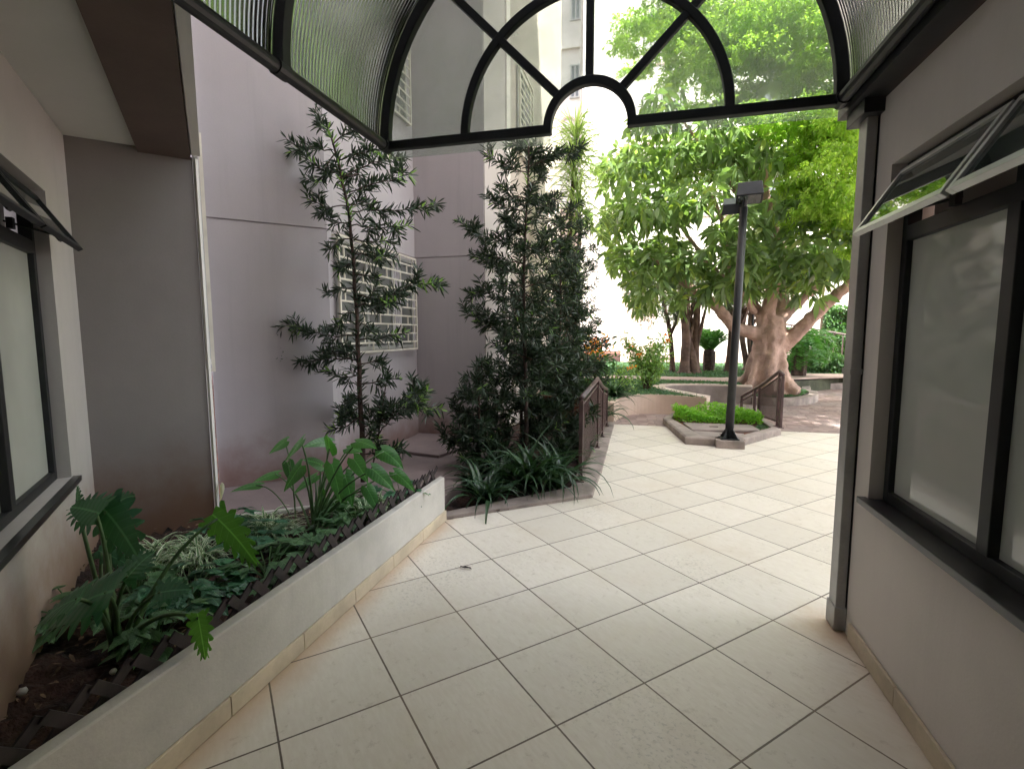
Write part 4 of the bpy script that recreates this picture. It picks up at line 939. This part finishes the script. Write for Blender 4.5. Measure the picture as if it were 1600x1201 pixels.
for (x, y, n, lab) in ((-1.98, 1.78, 31, 'bushy leafy plant behind the big monstera beside the lattice'), (-1.80, 2.05, 25, 'leafy plant along the lattice under the young monstera leaf'), (-2.2, 1.68, 22, 'bluish leafy plant behind the large monstera leaf'), (-1.78, 2.40, 21, 'leafy plant by the lattice before the arum clump'),
                       (-1.74, 2.78, 21, 'leafy plant between the arum clump and the lattice'), (-2.5, 2.45, 15, 'small leafy plant near the foot of the white corner edge'), (-1.66, 3.25, 15, 'small leafy plant tucked at the far lattice end'), (-1.95, 3.05, 17, 'small leafy plant behind the arum clump'), (-2.1, 2.3, 15, 'small leafy plant between the spider plants and the arum')):
    lobed(lab, (x, y, .2), int(n*1.5), .19, .10)
lobed('leafy plant at the near left beside the window wall foot', (-2.33, 1.52, .2), 17, .16, .09)
lobed('leafy plant under the large split leaf beside the near lattice', (-1.86, 1.50, .2), 21, .16, .09)
n = 900; P = []
while len(P) < n:
    x, y = random.uniform(-3.2, -1.6), random.uniform(.3, 3.6)
    if in_pl(x, y): P.append((x, y, .205+random.random()*.02))
D = rng.normal(size=(n, 3)); D[:, 2] *= .25
litter_m = surf('dry_litter', (.20, .12, .07), .9, .5, 8, 60, .4, .003)
tag(leaf_cloud('leaf_litter', P, D, rng.uniform(.015, .05, n), rng.uniform(.006, .016, n), litter_m, up=(0, 0, 1)), 'brown leaf litter and bark chips on the planter soil', 'litter', kind='stuff')
# pebbles on the soil
for i, (x, y, r_) in enumerate(((-2.06, 1.16, .016), (-1.86, 1.32, .012))):
    m = MB(); m.tube([(x-r_, y, .215), (x-r_*.5, y, .215), (x+r_*.1, y, .216), (x+r_*.6, y, .215), (x+r_, y, .214)], [.003, r_*.8, r_, r_*.75, .003], 9, jit=.08)
    o = m.build('pebble', beige_stone, None, smooth=True); tag(o, ('pale round pebble on the dark soil near the photographer', 'small pale pebble on the soil at the monstera foot')[i], 'pebble')
# dry twig on the floor
p = Vector((-1.02, 2.83, .006)); m = MB(); m.tube(bez(p+Vector((-.035, .0, .004)), p+Vector((0, -.025, .012)), p+Vector((.03, .0, .003))), .004, 5); m.tube(bez(p+Vector((-.02, .01, .0)), p+Vector((.0, .0, .012)), p+Vector((.04, -.012, .002))), .003, 5)
tag(m.build('dry_twig', lattice_m), 'curled dry twig lying on the pale floor tiles', 'twig')

# ---------------------------------------------------------------- ISLAND GROUND COVER
cover = [(.52, 8.30), (.62, 8.78), (1.80, 8.78), (1.84, 8.25), (1.72, 8.08), (.66, 8.04)]
n = 5200; P = []
while len(P) < n:
    x, y = random.uniform(.5, 1.85), random.uniform(8.0, 8.85)
    if poly_in(cover, x, y): P.append((x, y, .06+random.random()**.7*.26*(.7+.3*math.sin(x*7+y*5))))
D = rng.normal(size=(n, 3)); D[:, 2] = abs(D[:, 2])*.5+.25
tag(leaf_cloud('ground_cover', P, D, rng.uniform(.03, .06, n), rng.uniform(.018, .03, n), leaf_bright), 'bright green leafy ground cover on the island bed', 'ground cover', kind='stuff')
grass('grass', [(1.55, 7.35), (1.9, 7.85), (1.84, 8.3), (1.68, 8.0)], .06, 500, .06, leaf_grass, 'thin weeds at the right edge of the island bed', w_=.01)

# light shrub with orange flowers on the lawn bed
ls = thing('flowering_shrub', 'loose light green shrub with small orange flowers on the lawn bed', 'shrub', (.15, 10.3, .32))
m = MB(); P = []; PF = []
for k in range(26):
    az = random.uniform(0, 6.28); r = random.uniform(.1, .5); H_ = random.uniform(.5, 1.15); e = Vector((.15+r*math.cos(az), 10.3+r*math.sin(az)*.8, .32+H_))
    path = bez((.15+random.uniform(-.06, .06), 10.3, .32), (.15+r*.4*math.cos(az), 10.3+r*.4*math.sin(az), .32+H_*.6), e); m.tube(path, [.008-.0007*i for i in range(9)], 5)
    for q in path[3:]:
        for _ in range(13): P.append(q+Vector((random.gauss(0, .07), random.gauss(0, .07), random.gauss(0, .06))))
    if k % 5 == 0: PF.append([e+Vector((random.gauss(0, .02), random.gauss(0, .02), random.gauss(0, .015))) for _ in range(12)])
m.build('stems', stem_brown, ls); D = rng.normal(size=(len(P), 3)); leaf_cloud('leaves', P, D, rng.uniform(.06, .11, len(P)), .03, leaf_shrub, ls)
for q in PF: leaf_cloud('flower', q, rng.normal(size=(len(q), 3)), .05, .035, petal_o, ls)
lx = thing('flowering_shrub', 'small orange-flowered shrub just above the railing apex', 'shrub', (-.25, 9.75, .32))
P = np.array([-.22, 9.75, .62])+rng.normal(size=(260, 3))*(.18, .15, .14); leaf_cloud('leaves', P, rng.normal(size=(260, 3)), .08, .03, leaf_shrub, lx)
P = np.array([-.2, 9.7, .80])+rng.normal(size=(20, 3))*(.10, .06, .04)
for q in (P[:10], P[10:]): leaf_cloud('flower', q*.35+q.mean(0)*.65, rng.normal(size=(len(q), 3)), .05, .035, petal_o, lx)

# ---------------------------------------------------------------- BIG TREE
def limb_path(pts, n=6):
    P = [Vector(p) for p in pts]; o = []
    for i in range(len(P)-1):
        p0, p1, p2, p3 = P[max(i-1, 0)], P[i], P[i+1], P[min(i+2, len(P)-1)]
        for k in range(n):
            t = k/n; o.append(.5*((2*p1)+(p2-p0)*t+(2*p0-5*p1+4*p2-p3)*t*t+(3*p1-p0-3*p2+p3)*t**3))
    return o+[P[-1]]
def limb(m, pts, r0, r1, seg=10, jit=.07):
    q = limb_path(pts); n = len(q); m.tube(q, [r0+(r1-r0)*(i/(n-1))**.8 for i in range(n)], seg, jit=jit); return q
def clumps(cs, per, Lr, Wr, mat, parent, name='foliage', rosette=7, shell=.55, up=None, droop=.25):
    """leaf rosettes through ellipsoid clumps, thicker towards their shells"""
    P = []; D = []
    for (c, r) in cs:
        c = np.array(c); r = np.array(r) if hasattr(r, '__len__') else np.array([r]*3); k = max(4, int(per*r[0]*r[1]*r[2]**.0*1.0))
        u = nrm(rng.normal(size=(k, 3))); rad = shell+(1-shell)*rng.random((k, 1)); q = c+u*r*rad
        for j in range(rosette):
            P.append(q+rng.normal(size=(k, 3))*.02); d = u*.7+rng.normal(size=(k, 3))*.75; d[:, 2] -= .15; D.append(d)
    P = np.concatenate(P); D = np.concatenate(D); n = len(P)
    return leaf_cloud(name, P, D, rng.uniform(*Lr, n), rng.uniform(*Wr, n), mat, parent, droop=droop, up=up)
bt = thing('broadleaf_tree', 'big broad-leaved tree with pale forking trunk and spreading limbs', 'tree', (2.75, 12.1, .2)); V0 = 12.1
tm = MB(); tx = 2.72
tm.tube(limb_path([(tx, V0, .1), (tx-.01, V0, .45), (tx, V0, 1.0), (tx+.02, V0, 1.45), (tx+.05, V0, 1.8)]), [.54, .50, .46, .43, .40, .38, .36, .345, .335, .33, .325, .32, .31, .31, .31, .32, .33, .33, .32, .31, .30, .29, .28, .27, .26], 22, jit=.10)
for k in range(7):      # buttress roots
    a = k*.9+.2; tm.tube(limb_path([(tx+math.cos(a)*.30, V0+math.sin(a)*.30, 1.0), (tx+math.cos(a)*.42, V0+math.sin(a)*.42, .45), (tx+math.cos(a)*.68, V0+math.sin(a)*.68, .16)]), [.08+.004*i for i in range(13)], 8, jit=.1)
limbs = []
def px_limb(pts, r0, r1): limbs.append(limb(tm, [at(x, y, v) for x, y, v in pts], r0, r1))
px_limb([(1205, 545, 12.1), (1180, 520, 12.0), (1150, 512, 11.8), (1110, 470, 11.6), (1062, 437, 11.4), (1020, 400, 11.2)], .19, .06)
px_limb([(1205, 520, 12.1), (1180, 480, 12.2), (1160, 450, 12.3), (1120, 425, 12.5), (1060, 350, 12.7)], .15, .05)
px_limb([(1200, 535, 12.1), (1198, 500, 12.0), (1208, 450, 11.9), (1218, 400, 11.7), (1195, 300, 11.4), (1190, 200, 11.2)], .19, .07)
px_limb([(1210, 520, 12.2), (1222, 480, 12.4), (1225, 430, 12.7), (1215, 370, 13.0), (1140, 260, 13.3)], .17, .06)
px_limb([(1215, 545, 12.1), (1245, 520, 12.0), (1285, 480, 11.8), (1330, 442, 11.6), (1400, 380, 11.4)], .20, .08)
px_limb([(1218, 500, 12.2), (1255, 465, 12.4), (1300, 430, 12.6), (1345, 405, 12.8)], .15, .07)
px_limb([(1150, 300, 12.0), (1105, 240, 11.6), (1060, 180, 11.3)], .07, .03)
px_limb([(1180, 490, 12.0), (1140, 420, 11.5), (1130, 350, 11.2), (1100, 280, 11.0)], .08, .03)
tk_ = tm.build('trunk', bark_tree, bt, smooth=True)
rm = tk_.modifiers.new('remesh', 'REMESH'); rm.mode = 'VOXEL'; rm.voxel_size = .035; rm.use_smooth_shade = True
sm_ = tk_.modifiers.new('smooth', 'SMOOTH'); sm_.factor = .6; sm_.iterations = 5
dtx = bpy.data.textures.new('bark', 'CLOUDS'); dtx.noise_scale = .16; dp = tk_.modifiers.new('bark_relief', 'DISPLACE'); dp.texture = dtx; dp.strength = .07; dp.mid_level = .5
cs = []
spec = [(975, 270, .75), (1000, 330, .8), (965, 340, .6), (985, 400, .65), (1000, 450, .55), (960, 400, .5), (1040, 400, .75), (1050, 330, .8), (1010, 240, .8), (1060, 250, .8), (1100, 210, .9), (1090, 300, .8), (1120, 370, .75), (1150, 250, .9), (1160, 330, .8), (1180, 400, .75),
        (1200, 240, .9), (1220, 320, .85), (1250, 390, .8), (1260, 250, .9), (1290, 330, .85), (1310, 400, .75), (1080, 420, .55), (1150, 430, .5), (1215, 450, .4), (1300, 210, .9), (1340, 300, .9), (1350, 400, .8), (1030, 180, .8), (1130, 140, .9), (1230, 150, .9), (1330, 130, 1.), (1000, 475, .35), (1180, 70, 1.), (1080, 90, .9), (1290, 60, 1.), (1120, 440, .5), (1180, 440, .45), (1250, 445, .4), (1060, 460, .35), (1160, 400, .6), (1230, 420, .5), (1280, 420, .45)]
for (px, py, r) in spec:
    if py < 185 and px > 1040 or (px > 1230 and py < 345): continue
    for dv in (-1.6, -.5, .6, 1.8):
        if random.random() < .9:
            c = at(px+random.uniform(-14, 14), py+random.uniform(-14, 14), V0+dv+random.uniform(-.5, .5)); rr = r*random.uniform(.62, .9); cs.append((tuple(c), (rr, rr, rr*.72)))
clumps(cs, 62, (.19, .31), (.07, .115), leaf_big, bt, 'crown', 6, .35, droop=.4)
# feathery bright tree on the right
ft = thing('feathery_tree', 'feathery bright yellow-green tree rising behind the right post', 'tree', (7.6, 13.0, 0))
m = MB(); limb(m, [(7.6, 13, -.05), (7.5, 13, 2.5), (7.0, 12.9, 5), (6.0, 12.6, 8), (4.8, 12.3, 10.5)], .28, .08); limb(m, [(7.2, 12.9, 4), (5.8, 12.2, 5.6), (4.6, 11.5, 6.4)], .12, .03); limb(m, [(6.4, 12.7, 7), (4.6, 12.8, 8.6), (2.6, 13, 9.6)], .12, .03); limb(m, [(5.8, 12.6, 8.2), (5.2, 11.6, 9.8), (4.4, 11, 10.8)], .1, .03); m.build('trunk', bark_red, ft, smooth=True)
cs = []
for (px, py, r, v) in ((1010, 30, .8, 12.6), (1040, 70, .8, 12.4), (1070, 20, 1., 12.2), (1050, 120, .6, 12.0), (1110, 60, 1., 12), (1120, 120, .7, 11.7), (1160, 20, 1., 11.8), (1200, 80, .9, 11.6), (1240, 20, 1., 11.4), (1280, 90, .9, 11.2), (1240, 130, .7, 11), (1310, 30, 1., 11), (1300, 150, .7, 10.8), (1330, 190, .7, 10.6), (1280, 210, .6, 10.6), (1250, 240, .5, 10.5), (1310, 250, .6, 10.5), (1335, 290, .6, 10.4), (1290, 300, .45, 10.4), (1250, 330, .42, 10.3), (1310, 340, .5, 10.3), (1340, 380, .45, 10.3), (1360, 120, 1, 11), (1370, 250, .9, 11), (1230, 345, .3, 10.3), (985, 75, .45, 12.6), (1090, 175, .5, 12), (1160, 150, .6, 11.6), (1000, 110, .4, 12.4), (1380, 30, 1.2, 11.5), (1260, 190, .7, 10.0), (1300, 200, .8, 9.9), (1330, 240, .8, 9.8), (1270, 270, .6, 9.8), (1320, 300, .7, 9.8), (1245, 300, .45, 9.9), (1290, 330, .5, 9.8), (1340, 340, .6, 9.8), (1225, 200, .55, 10.2), (1180, 180, .5, 10.6), (1130, 170, .5, 11), (1240, 100, 1., 11), (1180, 90, .9, 11.4), (1100, 100, .8, 11.8), (1140, 40, 1, 11.6), (1100, -60, 1.2, 12), (1200, -60, 1.3, 11.6), (1300, -70, 1.4, 11.4), (1030, -50, 1., 12.4)):
    for k in range(3):
        c = at(px+random.uniform(-18, 18), py+random.uniform(-16, 16), v+random.uniform(-.6, .9)); rr = r*random.uniform(.5, .8); cs.append((tuple(c), (rr*1.1, rr*1.1, rr*.42)))
clumps(cs, 420, (.05, .095), (.022, .036), leaf_fine, ft, 'crown', 9, .2, droop=.3)
# hidden side of that crown, so the tree is whole
clumps([((7.5+random.uniform(-2, 2), 13.5+random.uniform(-1.8, 2), 8.5+random.uniform(-2.2, 2.2)), (1.1, 1.1, .5)) for _ in range(16)], 120, (.09, .15), (.04, .06), leaf_fine, ft, 'rear_crown', 8, .2)

clumps([((7.6+random.uniform(-2.6, 3.0), 9.6+random.uniform(-3.2, 3.4), 8.0+random.uniform(-1.2, 2.4)), (1.3, 1.3, .5)) for _ in range(85)], 60, (.12, .2), (.05, .08), leaf_fine, ft, 'shade_crown', 8, .1)  # out-of-view foliage, added to shade the driveway from the sun
# ---------------------------------------------------------------- FAR GARDEN TREES
def elephant_tree(label, base, stems, r, H, heads, leafL=.55, mat=None, seedk=0):
    random.seed(100+seedk); t = thing('garden_tree', label, 'tree', base, 'slim-trunked trees in the far garden'); m = MB(); b = Vector(base); bl = []
    for s in range(stems):
        a = random.uniform(0, 6.28); o = b+Vector((math.cos(a), math.sin(a)*.5, 0))*r*1.1*(stems > 1); top = o+Vector((random.uniform(-.5, .5), random.uniform(-.4, .4), H*random.uniform(.85, 1.1)))
        q = limb_path([o, o+Vector((0, 0, H*.12)), o.lerp(top, .5)+Vector((random.uniform(-.12, .12), 0, 0)), top]); n = len(q)
        m.tube(q, [r*(2.1 if i == 0 else 1.5 if i == 1 else 1.15 if i < 4 else 1-.5*i/n) for i in range(n)], 10, jit=.12)
        for k in range(4):
            e = top+Vector((random.uniform(-.8, .8), random.uniform(-.6, .6), random.uniform(-.3, .9))); st_ = q[int(n*random.uniform(.5, .9))]; m.tube(bez(st_, st_.lerp(e, .5)+Vector((0, 0, .1)), e, 5), [r*.4, r*.35, r*.3, r*.25, r*.2, r*.15], 6)
            for _ in range(heads): bl.append((tuple(e+Vector((random.gauss(0, .05), random.gauss(0, .05), random.gauss(0, .1)))), random.uniform(0, 6.28), leafL*random.uniform(.6, 1.1), .028, random.uniform(-.2, 1.2), random.uniform(1.2, 3.2)))
    m.build('trunk', bark_red, t, smooth=True); straps('crown', bl, mat or leaf_grey, t); return t
gt = [('flare-footed reddish tree left of the pair by the pale wall', (1.22, 14.9, .28), 1, .17, 1.9, 90, 0), ('flare-footed tree close right of the leftmost one', (1.62, 15.1, .28), 2, .15, 2.2, 70, 1), ('forked slim tree behind the lamp post', (2.45, 15.8, .28), 3, .12, 2.2, 55, 2),
      ('leaning slim tree just left of the big trunk', (3.15, 16.4, .28), 2, .11, 2.1, 55, 3), ('dark slim tree close behind the big trunk', (3.75, 16.6, .28), 2, .13, 3.0, 40, 4)]
for (lab, b, s, r, H_, hd, sd) in gt: elephant_tree(lab, b, s, r, H_, hd, seedk=sd)
random.seed(21)
# grey-leaved bushy crown beside the left pair
gb_ = thing('grey_leaved_tree', 'grey-green bushy tree between the flowering shrub and the garden trunks', 'tree', (.75, 15.6, .28))
m = MB(); limb(m, [(.95, 15.6, .28), (.85, 15.6, 1.4), (.6, 15.5, 2.4), (.3, 15.5, 3.0)], .09, .03); limb(m, [(.85, 15.6, 1.4), (1.2, 15.5, 2.3), (1.3, 15.5, 3)], .06, .02); m.build('trunk', bark_red, gb_, smooth=True)
clumps([((.75+random.uniform(-.9, .9), 15.6+random.uniform(-.4, .4), 2.6+random.uniform(-.7, .9)), .42) for _ in range(15)], 330, (.08, .13), (.02, .03), leaf_grey, gb_, 'crown', 6, .2)
def cycad(label, base, H, r, L_, n, dr_=1.2, mat=None, seedk=3, el=(.2, 1.4)):
    t = thing('cycad', label, 'palm', base); m = MB(); m.tube([(base[0], base[1], base[2]), (base[0], base[1], base[2]+H*.5), (base[0], base[1], base[2]+H)], [r, r*1.15, r*1.2], 12, jit=.15); m.build('trunk', bark_pod, t)
    P = []; D = []; c = Vector((base[0], base[1], base[2]+H-.05)); m = MB(); m.tube([c, c+Vector((0, 0, .12)), c+Vector((0, 0, .2))], [r*1.1, r*.9, .02], 10); m.build('crown_base', bark_pod, t)
    for k in range(n):
        az = k*2.4; e = random.uniform(*el); h = Vector((math.cos(az), math.sin(az), 0)); p = c.copy(); s = Vector((-h.y, h.x, 0))
        for i in range(22):
            d = h*math.cos(e)+Vector((0, 0, 1))*math.sin(e); p = p+d*L_/22; e -= dr_/22
            for sg in (-1, 1): P.append(p.copy()); D.append(s*sg+d*.6+Vector((0, 0, .25)))
    leaf_cloud('fronds', P, D, .17, .032, mat or leaf_palm, t, droop=.1); return t
cycad('small upright sago cycad between the far trunks', (2.02, 16.2, .28), .62, .15, .70, 60, .5, el=(.8, 1.55))
cycad('large green cycad with dark trunk right of the big tree', (4.05, 14.6, .1), 1.15, .17, .95, 80, 2.0, el=(-.1, 1.3))
# hedge wall, low bush, ramp with railing at the back right
hd = thing('hedge', 'tall clipped dark green climbing hedge against the far wall', 'hedge', (8, 19.6, .25)); m = MB(); m.box((6.2, 19.4, .2), (12, 20.2, 2.15)); m.build('stems', stem_brown, hd)
n = 26000; P = np.stack([rng.uniform(6.0, 12.1, n), 19.4-rng.random(n)**2*.35, rng.uniform(.25, 2.35, n)+.0], 1); P[:, 1] += .25*np.sin(P[:, 0]*3.1)*np.sin(P[:, 2]*4)-.05; D = rng.normal(size=(n, 3)); D[:, 1] -= .7; leaf_cloud('foliage', P, D, rng.uniform(.08, .14, n), rng.uniform(.045, .07, n), leaf_hedge, hd)
for (lab, x0, x1, y0, y1, h, nn) in (('low leafy hedge bed in front of the far ramp', 3.9, 6.6, 15.9, 17.2, .55, 9000), ('loose low hedge beside the right end of the far ramp', 6.9, 9.5, 17.6, 19.2, .75, 9000)):
    hb = thing('low_hedge', lab, 'hedge', ((x0+x1)/2, (y0+y1)/2, .28)); m = MB()
    for k in range(60): x, y = random.uniform(x0, x1), random.uniform(y0, y1); m.tube([(x, y, .25), (x+random.uniform(-.1, .1), y, .28+h*.8)], .008, 4)
    m.build('stems', stem_brown, hb); P = np.stack([rng.uniform(x0, x1, nn), rng.uniform(y0, y1, nn), .28+h*rng.random(nn)], 1); P[:, 2] += .08*np.sin(P[:, 0]*4); leaf_cloud('foliage', P, rng.normal(size=(nn, 3)), rng.uniform(.07, .12, nn), rng.uniform(.04, .06, nn), leaf_shrub if x0 > 5 else leaf_hedge, hb)
rp = thing('access_ramp', 'distant pale access ramp with sloping brown railing', 'ramp', (5.4, 18.3, .28)); m = MB(); m.add([(4.2, 18.0, .2), (6.7, 18.0, .2), (6.7, 18.0, .45), (4.2, 18.0, .95), (4.2, 18.9, .2), (6.7, 18.9, .2), (6.7, 18.9, .45), (4.2, 18.9, .95)], [(0, 1, 2, 3), (7, 6, 5, 4), (3, 2, 6, 7), (0, 3, 7, 4), (1, 5, 6, 2)]); m.build('slope', pink_wall, rp)
m = MB()
for k in range(11): x = 4.2+k*.25; z = .95-.2*k*.25; m.bar((x, 18.02, z), (x, 18.02, z+.85), .03 if k % 5 else .05)
m.tube([(4.2, 18.02, 1.8), (6.7, 18.02, 1.3), (6.95, 18.02, .9)], .03, 8); m.bar((4.2, 18.02, 1.05), (6.7, 18.02, .55), .03); m.build('railing', brown_metal, rp)
# thin dark pole between the trunks
m = MB(); m.tube([(3.0, 15.2, .28), (3.0, 15.2, 2.9)], .03, 8); m.box((2.85, 15.1, 2.9), (3.15, 15.3, 3.02)); tag(m.build('garden_light_pole', black_metal), 'thin dark pole among the far garden trunks', 'pole')
